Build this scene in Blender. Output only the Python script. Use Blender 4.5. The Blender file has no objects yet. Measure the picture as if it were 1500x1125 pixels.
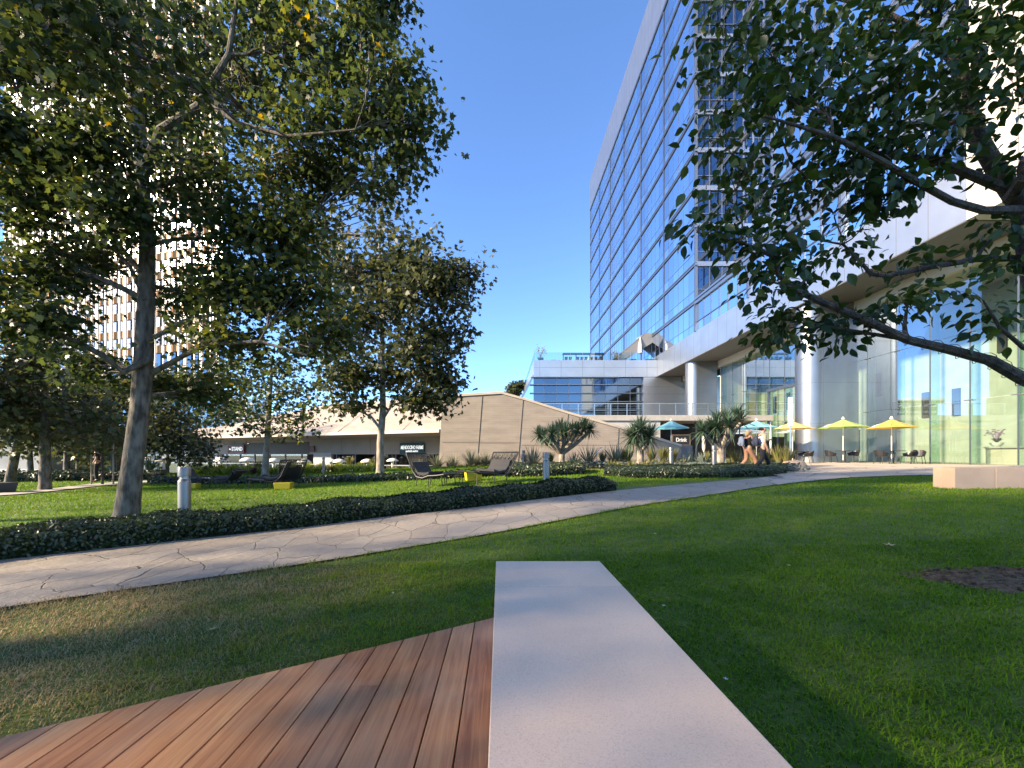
import bpy, bmesh, math, random
import numpy as np
from mathutils import Vector, Matrix
random.seed(7); RNG = np.random.default_rng(7)
S = bpy.context.scene; C = S.collection
# ---------------------------------------------------------------- camera
F = 580.0; U0 = 733.0; V0 = 667.0; H = 1.25        # focal length and vanishing point in photo pixels, eye height
cam = bpy.data.objects.new('camera', bpy.data.cameras.new('camera')); C.objects.link(cam); S.camera = cam
cam.location = (0, 0, H); cam.rotation_euler = (math.pi/2, 0, 0)
cam.data.sensor_width = 36; cam.data.lens = F/1500*36
cam.data.shift_x = (750-U0)/1500; cam.data.shift_y = (V0-562.5)/1500
cam.data.clip_end = 6000; cam.data.clip_start = 0.05
# ---------------------------------------------------------------- sky and sun
SUN_EL = math.radians(24); SUN_AZ = Vector((-0.95, -0.31, 0)).normalized()
W = bpy.data.worlds.new("World"); S.world = W; W.use_nodes = True
nt = W.node_tree; bg = nt.nodes['Background']
sky = nt.nodes.new('ShaderNodeTexSky'); sky.sky_type = 'NISHITA'; sky.sun_disc = False
sky.sun_elevation = SUN_EL; sky.sun_rotation = math.atan2(SUN_AZ.x, SUN_AZ.y)
sky.air_density = 0.8; sky.dust_density = 0.0; sky.ozone_density = 5.0; sky.altitude = 1500
nt.links.new(sky.outputs[0], bg.inputs[0]); bg.inputs[1].default_value = 0.14
sl = bpy.data.lights.new('sun', 'SUN'); sl.energy = 4.8; sl.angle = math.radians(2.6); sl.color = (1, .80, .55)
so = bpy.data.objects.new('sun', sl); C.objects.link(so)
sd = Vector((SUN_AZ.x*math.cos(SUN_EL), SUN_AZ.y*math.cos(SUN_EL), math.sin(SUN_EL)))
so.rotation_euler = sd.to_track_quat('Z', 'Y').to_euler(); so.location = (-30, -10, 60)
S.view_settings.view_transform = 'Standard'; S.view_settings.look = 'None'
S.view_settings.exposure = 1.9; S.view_settings.gamma = 1
S.cycles.max_bounces = 7; S.cycles.transparent_max_bounces = 12; S.cycles.caustics_reflective = False; S.cycles.caustics_refractive = False
S.cycles.use_denoising = True
# ---------------------------------------------------------------- helpers
def P(u, v, Y): return Vector(((u-U0)*Y/F, Y, H+(V0-v)*Y/F))
def sstep(a, b, x): t = np.clip((x-a)/(b-a), 0, 1); return t*t*(3-2*t)
def gz(x, y):
    x = np.asarray(x, float); y = np.asarray(y, float)
    s = .65*x+.35*y-.8
    sp = .5*(s+np.sqrt(s*s+1.5))
    z = .85*(1-np.exp(-sp/9)) - .03
    k = sstep(28.6, 30.5, y)*sstep(-1.5, -3.5, x)*sstep(-60, -50, x)
    z = z*(1-k) - 1.2*k
    n = .03*np.sin(x*.9+y*.4)*np.sin(y*.7-x*.3)
    return z + n*sstep(0, 3, y-3.2)*.5
def g(x, y): return float(gz(x, y))
def G(u, v):
    lo, hi = .3, 60.0
    for Y in np.arange(.5, 60, .1):
        p = P(u, v, Y)
        if p.z < g(p.x, p.y): hi = Y; lo = Y-.1; break
    for _ in range(25):
        m = (lo+hi)/2; p = P(u, v, m)
        if p.z < g(p.x, p.y): hi = m
        else: lo = m
    return P(u, v, (lo+hi)/2)

class MB:
    def __init__(s): s.v = []; s.f = []
    def add(s, vs, fs):
        n = len(s.v); s.v.extend([tuple(a) for a in vs]); s.f.extend([tuple(i+n for i in f) for f in fs]); return s
    def box(s, a, b):
        x0, y0, z0 = [min(p, q) for p, q in zip(a, b)]; x1, y1, z1 = [max(p, q) for p, q in zip(a, b)]
        return s.add([(x0,y0,z0),(x1,y0,z0),(x1,y1,z0),(x0,y1,z0),(x0,y0,z1),(x1,y0,z1),(x1,y1,z1),(x0,y1,z1)],
              [(3,2,1,0),(4,5,6,7),(0,1,5,4),(1,2,6,5),(2,3,7,6),(3,0,4,7)])
    def obox(s, p, d, L, w, z0, z1):           # from point p along direction d (horizontal)
        d = Vector((d[0], d[1], 0)).normalized(); n = Vector((-d.y, d.x, 0)); p = Vector((p[0], p[1], 0))
        q = [p-n*w/2, p+d*L-n*w/2, p+d*L+n*w/2, p+n*w/2]
        return s.prism([(a.x, a.y) for a in q], z0, z1)
    def prism(s, poly, z0, z1):
        n = len(poly)
        area = sum(poly[i][0]*poly[(i+1)%n][1]-poly[(i+1)%n][0]*poly[i][1] for i in range(n))
        if area < 0: poly = list(poly)[::-1]
        vs = [(x, y, z0) for x, y in poly]+[(x, y, z1) for x, y in poly]
        return s.add(vs, [tuple(range(n))[::-1], tuple(range(n, 2*n))]+[(i, (i+1)%n, n+(i+1)%n, n+i) for i in range(n)])
    def slab(s, pts, off):                     # planar polygon extruded by vector off
        n = len(pts); pts = [Vector(p) for p in pts]; off = Vector(off)
        return s.add(pts+[p+off for p in pts], [tuple(range(n)), tuple(range(n, 2*n))[::-1]]+[((i+1)%n, i, n+i, n+(i+1)%n) for i in range(n)])
    def beam(s, a, b, w, h=None):
        a = Vector(a); b = Vector(b); h = h or w; d = (b-a).normalized()
        up = Vector((0,0,1)) if abs(d.z) < .95 else Vector((0,1,0))
        r = d.cross(up).normalized()*w/2; t = r.cross(d).normalized()*h/2
        return s.add([a-r-t,a+r-t,a+r+t,a-r+t,b-r-t,b+r-t,b+r+t,b-r+t], [(0,1,2,3),(7,6,5,4),(1,0,4,5),(2,1,5,6),(3,2,6,7),(0,3,7,4)])
    def tube(s, pts, rad, n=6, cap=True):
        pts = [Vector(p) for p in pts]; m = len(pts)
        if not hasattr(rad, '__len__'): rad = [rad]*m
        vs = []; ref = None
        for i, p in enumerate(pts):
            d = (pts[min(i+1, m-1)]-pts[max(i-1, 0)]).normalized()
            if ref is None: ref = d.orthogonal().normalized()
            ref = (ref-d*ref.dot(d))
            ref = ref.normalized() if ref.length > 1e-6 else d.orthogonal().normalized()
            bi = d.cross(ref)
            for k in range(n):
                a = 2*math.pi*k/n; vs.append(p+(ref*math.cos(a)+bi*math.sin(a))*rad[i])
        fs = [(i*n+k, i*n+(k+1)%n, (i+1)*n+(k+1)%n, (i+1)*n+k) for i in range(m-1) for k in range(n)]
        if cap: fs += [tuple(range(n))[::-1], tuple((m-1)*n+k for k in range(n))]
        return s.add(vs, fs)
    def lathe(s, prof, c=(0,0,0), n=24, sx=1, sy=1):
        vs = []; m = len(prof)
        for r, z in prof:
            for k in range(n):
                a = 2*math.pi*k/n; vs.append((c[0]+r*sx*math.cos(a), c[1]+r*sy*math.sin(a), c[2]+z))
        fs = [(i*n+k, i*n+(k+1)%n, (i+1)*n+(k+1)%n, (i+1)*n+k) for i in range(m-1) for k in range(n)]
        fs += [tuple(range(n))[::-1], tuple((m-1)*n+k for k in range(n))]
        return s.add(vs, fs)
    def build(s, name, mat, parent=None, world=False, smooth=False, bevel=0):
        me = bpy.data.meshes.new(name); o = bpy.data.objects.new(name, me); C.objects.link(o)
        off = Vector((0,0,0))
        if parent is not None:
            o.parent = parent
            if world: off = wloc(parent)
        me.from_pydata([(a[0]-off.x, a[1]-off.y, a[2]-off.z) for a in s.v], [], s.f)
        me.materials.append(mat)
        if smooth: shade(me)
        if bevel:
            b = o.modifiers.new('bevel', 'BEVEL'); b.width = bevel; b.segments = 2; b.limit_method = 'ANGLE'
        return o
def shade(me, ang=40):
    me.polygons.foreach_set('use_smooth', [True]*len(me.polygons))
    try: me.set_sharp_from_angle(angle=math.radians(ang))
    except Exception: pass
def wloc(o):
    l = Vector(o.location)
    while o.parent: o = o.parent; l += Vector(o.location)
    return l
def tag(o, label=None, cat=None, group=None, kind=None):
    if label: o['label'] = label
    if cat: o['category'] = cat
    if group: o['group'] = group
    if kind: o['kind'] = kind
    return o
def empty(name, loc, label, cat, group=None, rz=0):
    o = bpy.data.objects.new(name, None); C.objects.link(o); o.location = loc; o.rotation_euler.z = rz
    o.empty_display_size = .2
    return tag(o, label, cat, group)
def copy_tree(o, parent=None):
    c = o.copy(); C.objects.link(c)
    if parent is not None: c.parent = parent
    for ch in [x for x in bpy.data.objects if x.parent == o]: copy_tree(ch, c)
    return c
def place(proto, first, loc, rz, label, group=None, sc=1):
    o = proto if first else copy_tree(proto)
    o.location = loc; o.rotation_euler.z = rz; o.scale = (sc, sc, sc); o['label'] = label
    if group: o['group'] = group
    return o
def arr_mesh(name, V, loops, totals, mat, parent=None, world=True, smooth=False, uv=None):
    me = bpy.data.meshes.new(name); o = bpy.data.objects.new(name, me); C.objects.link(o)
    V = np.asarray(V, np.float32)
    if parent is not None:
        o.parent = parent
        if world: V = V - np.array(wloc(parent), np.float32)
    loops = np.asarray(loops, np.int32).ravel(); totals = np.asarray(totals, np.int32).ravel()
    me.vertices.add(len(V)); me.vertices.foreach_set('co', V.ravel())
    me.loops.add(len(loops)); me.loops.foreach_set('vertex_index', loops)
    st = np.concatenate([[0], np.cumsum(totals)[:-1]]).astype(np.int32)
    me.polygons.add(len(totals)); me.polygons.foreach_set('loop_start', st); me.polygons.foreach_set('loop_total', totals)
    me.materials.append(mat); me.update(calc_edges=True)
    if smooth: me.polygons.foreach_set('use_smooth', [True]*len(totals))
    return o
def scatter(name, tv, tf, pos, X, Y, Z, sc, mat, parent=None, world=True):
    """copies of a small template at pos with frames X,Y,Z (n,3) and scale sc, all as one mesh"""
    tv = np.asarray(tv, float); n = len(pos); k = len(tv)
    V = pos[:, None, :] + sc[:, None, None]*(tv[None, :, 0:1]*X[:, None, :]+tv[None, :, 1:2]*Y[:, None, :]+tv[None, :, 2:3]*Z[:, None, :])
    fl = np.concatenate([np.array(f) for f in tf]); tot = np.array([len(f) for f in tf])
    L = (fl[None, :]+(np.arange(n)*k)[:, None]).ravel()
    return arr_mesh(name, V.reshape(-1, 3), L, np.tile(tot, n), mat, parent, world)
def norm(a): return a/np.maximum(np.linalg.norm(a, axis=-1, keepdims=True), 1e-9)
def frames(n, zdir, spread, rng=RNG):
    Z = norm(np.asarray(zdir)+rng.normal(size=(n, 3))*spread)
    A = rng.normal(size=(n, 3)); X = norm(A-Z*np.sum(A*Z, 1, keepdims=True)); Y = np.cross(Z, X)
    return X, Y, Z
# ---------------------------------------------------------------- materials
def mat(name, col, rough=.6, metal=0, var=.0, vscale=4, bump=0, bscale=30, spec=.5, col2=None, coat=0, stretch=(1,1,1), detail=4):
    m = bpy.data.materials.new(name); m.use_nodes = True; t = m.node_tree; b = t.nodes['Principled BSDF']
    b.inputs['Base Color'].default_value = (*col, 1); b.inputs['Roughness'].default_value = rough; b.inputs['Metallic'].default_value = metal
    b.inputs['Specular IOR Level'].default_value = spec; b.inputs['Coat Weight'].default_value = coat
    tc = t.nodes.new('ShaderNodeNewGeometry')
    mp = t.nodes.new('ShaderNodeMapping'); mp.inputs['Scale'].default_value = stretch
    t.links.new(tc.outputs['Position'], mp.inputs[0])
    if var or col2:
        n = t.nodes.new('ShaderNodeTexNoise'); n.inputs['Scale'].default_value = vscale; n.inputs['Detail'].default_value = detail
        t.links.new(mp.outputs[0], n.inputs['Vector'])
        r = t.nodes.new('ShaderNodeValToRGB'); r.color_ramp.elements[0].position = .35; r.color_ramp.elements[1].position = .65
        c2 = col2 or tuple(min(1, c*(1+var)) for c in col); c1 = col if col2 else tuple(c*(1-var) for c in col)
        r.color_ramp.elements[0].color = (*c1, 1); r.color_ramp.elements[1].color = (*c2, 1)
        t.links.new(n.outputs[0], r.inputs[0]); t.links.new(r.outputs[0], b.inputs['Base Color'])
    if bump:
        n = t.nodes.new('ShaderNodeTexNoise'); n.inputs['Scale'].default_value = bscale; n.inputs['Detail'].default_value = 5
        t.links.new(mp.outputs[0], n.inputs['Vector'])
        bp = t.nodes.new('ShaderNodeBump'); bp.inputs['Strength'].default_value = bump; bp.inputs['Distance'].default_value = .02
        t.links.new(n.outputs[0], bp.inputs['Height']); t.links.new(bp.outputs[0], b.inputs['Normal'])
    return m
def leafmat(name, cols, trans=.35, rough=.45, spec=.4, emis=0):
    """cols: list of (position, rgb) chosen per leaf"""
    m = bpy.data.materials.new(name); m.use_nodes = True; t = m.node_tree; b = t.nodes['Principled BSDF']; out = t.nodes['Material Output']
    gm = t.nodes.new('ShaderNodeNewGeometry'); r = t.nodes.new('ShaderNodeValToRGB')
    e = r.color_ramp.elements
    e[0].position = cols[0][0]; e[0].color = (*cols[0][1], 1); e[1].position = cols[-1][0]; e[1].color = (*cols[-1][1], 1)
    for p, c in cols[1:-1]: x = e.new(p); x.color = (*c, 1)
    nz = t.nodes.new('ShaderNodeTexNoise'); nz.inputs['Scale'].default_value = .9; nz.inputs['Detail'].default_value = 2
    t.links.new(gm.outputs['Position'], nz.inputs['Vector'])
    ma = t.nodes.new('ShaderNodeMath'); ma.operation = 'MULTIPLY_ADD'; ma.inputs[1].default_value = .65
    mb = t.nodes.new('ShaderNodeMath'); mb.operation = 'MULTIPLY_ADD'; mb.inputs[1].default_value = 1.1; mb.inputs[2].default_value = -.38
    t.links.new(nz.outputs[0], mb.inputs[0]); t.links.new(gm.outputs['Random Per Island'], ma.inputs[0]); t.links.new(mb.outputs[0], ma.inputs[2])
    t.links.new(ma.outputs[0], r.inputs[0]); t.links.new(r.outputs[0], b.inputs['Base Color'])
    b.inputs['Roughness'].default_value = rough; b.inputs['Specular IOR Level'].default_value = spec
    tr = t.nodes.new('ShaderNodeBsdfTranslucent'); mx = t.nodes.new('ShaderNodeMixShader'); mx.inputs[0].default_value = trans
    br = t.nodes.new('ShaderNodeBrightContrast'); br.inputs[1].default_value = 0.0
    hs = t.nodes.new('ShaderNodeHueSaturation'); hs.inputs['Value'].default_value = 1.8; hs.inputs['Hue'].default_value = .48; hs.inputs['Saturation'].default_value = 1.15
    t.links.new(r.outputs[0], hs.inputs['Color']); t.links.new(hs.outputs[0], tr.inputs[0])
    t.links.new(b.outputs[0], mx.inputs[1]); t.links.new(tr.outputs[0], mx.inputs[2]); t.links.new(mx.outputs[0], out.inputs[0])
    return m
def glass(name, tint, refl=.35, rough=.02, alpha=.5, base=None):
    """thin sheet glass: part mirror, part tinted see-through"""
    m = bpy.data.materials.new(name); m.use_nodes = True; t = m.node_tree; out = t.nodes['Material Output']; t.nodes.remove(t.nodes['Principled BSDF'])
    tr = t.nodes.new('ShaderNodeBsdfTransparent'); tr.inputs[0].default_value = (*tint, 1)
    gl = t.nodes.new('ShaderNodeBsdfGlossy'); gl.inputs['Roughness'].default_value = rough; gl.inputs[0].default_value = (*(base or (.66,.76,.86)), 1)
    lw = t.nodes.new('ShaderNodeLayerWeight'); lw.inputs[0].default_value = .3
    mr = t.nodes.new('ShaderNodeMapRange'); mr.inputs[3].default_value = refl; mr.inputs[4].default_value = .42
    mx = t.nodes.new('ShaderNodeMixShader')
    t.links.new(lw.outputs['Fresnel'], mr.inputs[0]); t.links.new(mr.outputs[0], mx.inputs[0])
    t.links.new(tr.outputs[0], mx.inputs[1]); t.links.new(gl.outputs[0], mx.inputs[2]); t.links.new(mx.outputs[0], out.inputs[0])
    return m
def emit(name, col, s=1):
    m = bpy.data.materials.new(name); m.use_nodes = True; b = m.node_tree.nodes['Principled BSDF']
    b.inputs['Base Color'].default_value = (*col, 1); b.inputs['Emission Color'].default_value = (*col, 1); b.inputs['Emission Strength'].default_value = s
    return m
def nodes(m): return m.node_tree, m.node_tree.nodes['Principled BSDF']
M = {}
M['black'] = mat('black_metal', (.012,.012,.014), .45)
M['pier'] = mat('pier_panel', (.27,.275,.28), .34, .93, .06, .7)
M['steel'] = mat('brushed_steel', (.50,.50,.49), .33, 1, .06, 3, stretch=(30,30,.6))
M['panel'] = mat('metal_panel', (.46,.47,.48), .36, .93, .05, .7)
M['panel_gap'] = mat('panel_joint', (.10,.11,.12), .6)
M['mull'] = mat('mullion_metal', (.20,.22,.25), .4, 1)
M['silver'] = mat('silver_band', (.34,.36,.39), .35, 1)
M['white'] = mat('white_paint', (.75,.74,.70), .5)
M['bark'] = mat('plane_bark', (.045,.038,.030), .9, 0, 0, 11, .9, 25, col2=(.19,.165,.135), stretch=(1,1,.35), detail=8)
M['bark_pale'] = mat('pale_bark', (.16,.135,.11), .9, 0, 0, 6, .6, 25, col2=(.33,.29,.24), stretch=(1,1,.4), detail=8)
M['bark_dark'] = mat('pear_bark', (.03,.022,.018), .85, 0, 0, 18, 1., 60, col2=(.085,.065,.055), detail=8)
M['soil'] = mat('soil', (.040,.024,.012), .95, 0, 0, 22, 1., 60, col2=(.14,.09,.05), detail=8)
M['concrete'] = mat('concrete', (.40,.38,.35), .8, 0, .08, 1.5, .15, 30)
M['glassrail'] = glass('balustrade_glass', (.88,.95,.93), .10)
M['teal'] = glass('teal_glass', (.25,.62,.62), .25)
M['yellow'] = mat('yellow_stool_plastic', (.55,.42,.02), .5)
M['skin'] = mat('skin', (.50,.27,.18), .55)
M['interior_dark'] = mat('dark_interior', (.045,.038,.033), .8, 0, .4, 1)
# ---------------------------------------------------------------- ground, paths
def lawnmat():
    m = mat('lawn_turf', (.035,.075,.006), .95, col2=(.08,.12,.015), vscale=5); t, b = nodes(m); return m
def axis(a, b, fine, outer):
    c = list(np.arange(a, b+1e-6, fine)); o = []
    s = fine; p = b
    while p < outer: s *= 1.35; p += s; c.append(p)
    s = fine; p = a
    while p > -outer: s *= 1.35; p -= s; c.insert(0, p)
    return np.array(c)
def ground():
    xs = axis(-26, 30, .4, 2500); ys = axis(-4, 40, .4, 2500)
    Xg, Yg = np.meshgrid(xs, ys); Z = gz(Xg, Yg); nx, ny = len(xs), len(ys)
    V = np.stack([Xg, Yg, Z], -1).reshape(-1, 3)
    i, j = np.meshgrid(np.arange(nx-1), np.arange(ny-1)); a = (j*nx+i).ravel()
    L = np.stack([a, a+1, a+1+nx, a+nx], 1)
    o = arr_mesh('ground', V, L, np.full(len(a), 4), M['lawn'], smooth=True); tag(o, kind='structure')
M['lawn'] = lawnmat()
ground()
def flagmat(name, c1, c2, gap, scale, wid, stretch=(1, 1, 1)):
    m = mat(name, c1, .75); t, b = nodes(m); N = t.nodes; Lk = t.links
    ge = N.new('ShaderNodeNewGeometry'); mp = N.new('ShaderNodeMapping'); mp.inputs['Scale'].default_value = stretch; mp.inputs['Rotation'].default_value = (0,0,.6)
    nz = N.new('ShaderNodeTexNoise'); nz.inputs['Scale'].default_value = 1.6; nz.inputs['Detail'].default_value = 4
    ad = N.new('ShaderNodeVectorMath'); ad.operation = 'MULTIPLY_ADD'; ad.inputs[1].default_value = (.32,.32,0)
    fl = N.new('ShaderNodeVectorMath'); fl.operation = 'MULTIPLY'; fl.inputs[1].default_value = (1,1,0)
    Lk.new(ge.outputs['Position'], fl.inputs[0]); Lk.new(fl.outputs[0], mp.inputs[0]); Lk.new(mp.outputs[0], nz.inputs['Vector'])
    Lk.new(nz.outputs['Color'], ad.inputs[0]); Lk.new(mp.outputs[0], ad.inputs[2])
    v1 = N.new('ShaderNodeTexVoronoi'); v1.feature = 'DISTANCE_TO_EDGE'; v1.inputs['Scale'].default_value = scale; v1.inputs['Randomness'].default_value = 1
    v2 = N.new('ShaderNodeTexVoronoi'); v2.inputs['Scale'].default_value = scale; v2.inputs['Randomness'].default_value = 1
    Lk.new(ad.outputs[0], v1.inputs['Vector']); Lk.new(ad.outputs[0], v2.inputs['Vector'])
    r = N.new('ShaderNodeMapRange'); r.inputs[1].default_value = wid*.35; r.inputs[2].default_value = wid; Lk.new(v1.outputs['Distance'], r.inputs[0])
    n2 = N.new('ShaderNodeTexNoise'); n2.inputs['Scale'].default_value = 11; n2.inputs['Detail'].default_value = 10; n2.inputs['Roughness'].default_value = .7; Lk.new(ge.outputs['Position'], n2.inputs['Vector'])
    sx = N.new('ShaderNodeSeparateColor'); Lk.new(v2.outputs['Color'], sx.inputs[0])
    av = N.new('ShaderNodeMath'); av.operation = 'MULTIPLY_ADD'; av.inputs[1].default_value = .55; Lk.new(sx.outputs[0], av.inputs[0])
    hf = N.new('ShaderNodeMath'); hf.operation = 'MULTIPLY_ADD'; hf.inputs[1].default_value = .9; hf.inputs[2].default_value = -.25; Lk.new(n2.outputs[0], hf.inputs[0]); Lk.new(hf.outputs[0], av.inputs[2])
    cr = N.new('ShaderNodeValToRGB'); cr.color_ramp.elements[0].color = (*c1,1); cr.color_ramp.elements[1].color = (*c2,1); Lk.new(av.outputs[0], cr.inputs[0])
    mx = N.new('ShaderNodeMix'); mx.data_type = 'RGBA'; Lk.new(r.outputs[0], mx.inputs[0]); mx.inputs[6].default_value = (*gap,1); Lk.new(cr.outputs[0], mx.inputs[7]); Lk.new(mx.outputs[2], b.inputs['Base Color'])
    hm = N.new('ShaderNodeMath'); hm.operation = 'MULTIPLY_ADD'; hm.inputs[1].default_value = .9; Lk.new(n2.outputs[0], hm.inputs[0]); Lk.new(r.outputs[0], hm.inputs[2])
    bp = N.new('ShaderNodeBump'); bp.inputs['Strength'].default_value = .7; bp.inputs['Distance'].default_value = .03; Lk.new(hm.outputs[0], bp.inputs['Height']); Lk.new(bp.outputs[0], b.inputs['Normal'])
    return m
M['flag'] = flagmat('flagstone', (.27,.23,.185), (.38,.33,.27), (.17,.145,.115), 2.1, .015, (1.0, .6, 1))
M['plaza'] = flagmat('plaza_paving', (.40,.33,.26), (.50,.43,.35), (.22,.19,.16), .8, .02)
def resample(pts, n):
    d = [0]
    for a, b in zip(pts, pts[1:]): d.append(d[-1]+(b-a).length)
    out = []
    for i in range(n):
        s = d[-1]*i/(n-1); k = max(j for j in range(len(d)) if d[j] <= s+1e-9); k = min(k, len(pts)-2)
        out.append(pts[k].lerp(pts[k+1], (s-d[k])/max(d[k+1]-d[k], 1e-9)))
    return out
def drape(name, lo, up, n, m, mt, off, kind='structure', thick=None):
    lo = resample(lo, n); up = resample(up, n); V = []; 
    for a, b in zip(lo, up):
        for k in range(m): p = a.lerp(b, k/(m-1)); V.append((p.x, p.y, g(p.x, p.y)+off))
    i, j = np.meshgrid(np.arange(m-1), np.arange(n-1)); a = (j*m+i).ravel()
    o = arr_mesh(name, V, np.stack([a, a+m, a+m+1, a+1], 1)[:, ::-1], np.full(len(a), 4), mt, smooth=True)
    me = o.data
    if me.polygons[0].normal.z < 0: me.flip_normals()
    tag(o, kind=kind); return lo, up
lowpx = [(-300,950),(0,894),(200,864),(440,829),(600,803),(725,782),(870,754),(1000,732),(1100,716),(1180,706)]
uppx = [(-300,864),(0,823),(200,801),(400,779),(560,759),(700,744),(800,731),(880,722),(930,717),(1020,709),(1090,703),(1150,698)]
LOW = [G(*p) for p in lowpx]; UP = [G(*p) for p in uppx]
drape('path', LOW, UP, 90, 9, M['flag'], .022)
pl_low = [G(1140,711.5), G(1180,706.3), G(1240,700.5), G(1320,697.6), G(1400,697), G(1520,698.5), Vector((30, 17, 0)), Vector((38,10,0))]
pl_up = [G(1110,701.5), G(1150,698.2), Vector((12.2,24.5,0)), Vector((12.4,31,0)), Vector((14,38,0)), Vector((26,40,0)), Vector((44,40,0)), Vector((60,20,0))]
drape('plaza', pl_low, pl_up, 50, 14, M['plaza'], .03)
drape('far_path', [Vector((-30,9,0)), G(0,727.5), G(60,722), G(130,714), G(200,708.5), G(262,704.5)], [Vector((-30,9.8,0)), G(0,724), G(60,718.5), G(130,710), G(200,705), G(262,701)], 30, 4, M['concrete'], .03)
lowpoly = np.array([(p.x, p.y) for p in LOW+pl_low[2:6]]); uppoly = np.array([(p.x, p.y) for p in UP])
def curve_y(poly, x): return np.interp(x, poly[:, 0], poly[:, 1])

# ---------------------------------------------------------------- planting bed mulch behind the hedges
drape('planting_bed', [G(742,687.5), G(860,688), G(960,686), G(1060,687), G(1150,690)], [Vector((.3,30.9,0)), Vector((4,30.9,0)), Vector((8,30.9,0)), Vector((11.5,30.9,0)), Vector((12.5,29,0))], 30, 6, M['soil'], .015)

# ---------------------------------------------------------------- grass blades
def grassmat():
    m = bpy.data.materials.new('grass_blade'); m.use_nodes = True; t = m.node_tree; b = t.nodes['Principled BSDF']; N = t.nodes; Lk = t.links; out = N['Material Output']
    ge = N.new('ShaderNodeNewGeometry'); nz = N.new('ShaderNodeTexNoise'); nz.inputs['Scale'].default_value = 1.7; nz.inputs['Detail'].default_value = 5; nz.inputs['Roughness'].default_value = .65
    Lk.new(ge.outputs['Position'], nz.inputs['Vector'])
    sp = N.new('ShaderNodeSeparateXYZ'); Lk.new(ge.outputs['Position'], sp.inputs[0])
    # drier turf towards the deck side: worn grass between the path and the deck
    mr = N.new('ShaderNodeMapRange'); mr.inputs[1].default_value = -3.2; mr.inputs[2].default_value = .6; mr.inputs[3].default_value = .72; mr.inputs[4].default_value = -.14; Lk.new(sp.outputs[0], mr.inputs[0])
    m2 = N.new('ShaderNodeMapRange'); m2.inputs[1].default_value = 3.8; m2.inputs[2].default_value = 6.5; m2.inputs[3].default_value = 1; m2.inputs[4].default_value = 0.0; Lk.new(sp.outputs[1], m2.inputs[0])
    mu = N.new('ShaderNodeMath'); mu.operation = 'MULTIPLY'; Lk.new(mr.outputs[0], mu.inputs[0]); Lk.new(m2.outputs[0], mu.inputs[1])
    a1 = N.new('ShaderNodeMath'); a1.operation = 'MULTIPLY_ADD'; a1.inputs[1].default_value = .42; Lk.new(ge.outputs['Random Per Island'], a1.inputs[0]); Lk.new(mu.outputs[0], a1.inputs[2])
    a2 = N.new('ShaderNodeMath'); a2.operation = 'MULTIPLY_ADD'; a2.inputs[1].default_value = 1.1; Lk.new(nz.outputs[0], a2.inputs[0]); Lk.new(a1.outputs[0], a2.inputs[2])
    a3 = N.new('ShaderNodeMath'); a3.operation = 'SUBTRACT'; a3.inputs[1].default_value = .32; Lk.new(a2.outputs[0], a3.inputs[0])
    r = N.new('ShaderNodeValToRGB'); e = r.color_ramp.elements; e[0].position = 0; e[0].color = (.065,.165,.004,1); e[1].position = 1; e[1].color = (.42,.32,.16,1)
    for p, c in ((.38,(.125,.25,.008)), (.62,(.21,.29,.015)), (.82,(.27,.25,.06))): x = e.new(p); x.color = (*c,1)
    Lk.new(a3.outputs[0], r.inputs[0]); Lk.new(r.outputs[0], b.inputs['Base Color']); b.inputs['Roughness'].default_value = .5; b.inputs['Specular IOR Level'].default_value = .12
    tr = N.new('ShaderNodeBsdfTranslucent'); Lk.new(r.outputs[0], tr.inputs[0]); mx = N.new('ShaderNodeMixShader'); mx.inputs[0].default_value = .35
    Lk.new(b.outputs[0], mx.inputs[1]); Lk.new(tr.outputs[0], mx.inputs[2]); Lk.new(mx.outputs[0], out.inputs[0]); return m
M['grass'] = grassmat()
def blades(name, pts, h, w, lean, two=True):
    n = len(pts); yaw = RNG.uniform(0, 2*np.pi, n); d = np.stack([np.cos(yaw), np.sin(yaw), 0*yaw], 1); s = np.stack([-np.sin(yaw), np.cos(yaw), 0*yaw], 1)
    cl = np.sin(pts[:, 0]*7.3+2*np.sin(pts[:, 1]*4.1))*np.sin(pts[:, 1]*8.7+2*np.sin(pts[:, 0]*3.3)); h = h*RNG.uniform(.5, 1.25, n)*(1+.38*cl); w = w*RNG.uniform(.7, 1.3, n); ln = lean*RNG.uniform(.2, 1.3, n)*h
    base = np.column_stack([pts, gz(pts[:, 0], pts[:, 1])+.0]); up = np.array([0, 0, 1.])
    b0 = base-s*w[:, None]/2; b1 = base+s*w[:, None]/2
    mid = base+up*(h*.6)[:, None]+d*(ln*.35)[:, None]
    tip = base+up*h[:, None]*np.clip(1-.3*lean, .4, 1)+d*ln[:, None]
    if two:
        V = np.stack([b0, b1, mid+s*w[:, None]*.35, mid-s*w[:, None]*.35, tip], 1).reshape(-1, 3); a = np.arange(n)*5
        L = np.stack([a, a+1, a+2, a+3, a+3, a+2, a+4], 1); return arr_mesh(name, V, L, np.tile([4, 3], n), M['grass'])
    V = np.stack([b0, b1, tip], 1).reshape(-1, 3); a = np.arange(n)*3
    return arr_mesh(name, V, np.stack([a, a+1, a+2], 1), np.full(n, 3), M['grass'])
def in_poly(p, poly):
    x, y = p[:, 0], p[:, 1]; r = np.zeros(len(p), bool); n = len(poly)
    for i in range(n):
        x0, y0 = poly[i]; x1, y1 = poly[(i+1) % n]
        if y0 == y1: continue
        c = ((y0 > y) != (y1 > y)) & (x < (x1-x0)*(y-y0)/(y1-y0)+x0); r ^= c
    return r
DIRT = G(1462, 848)
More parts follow.
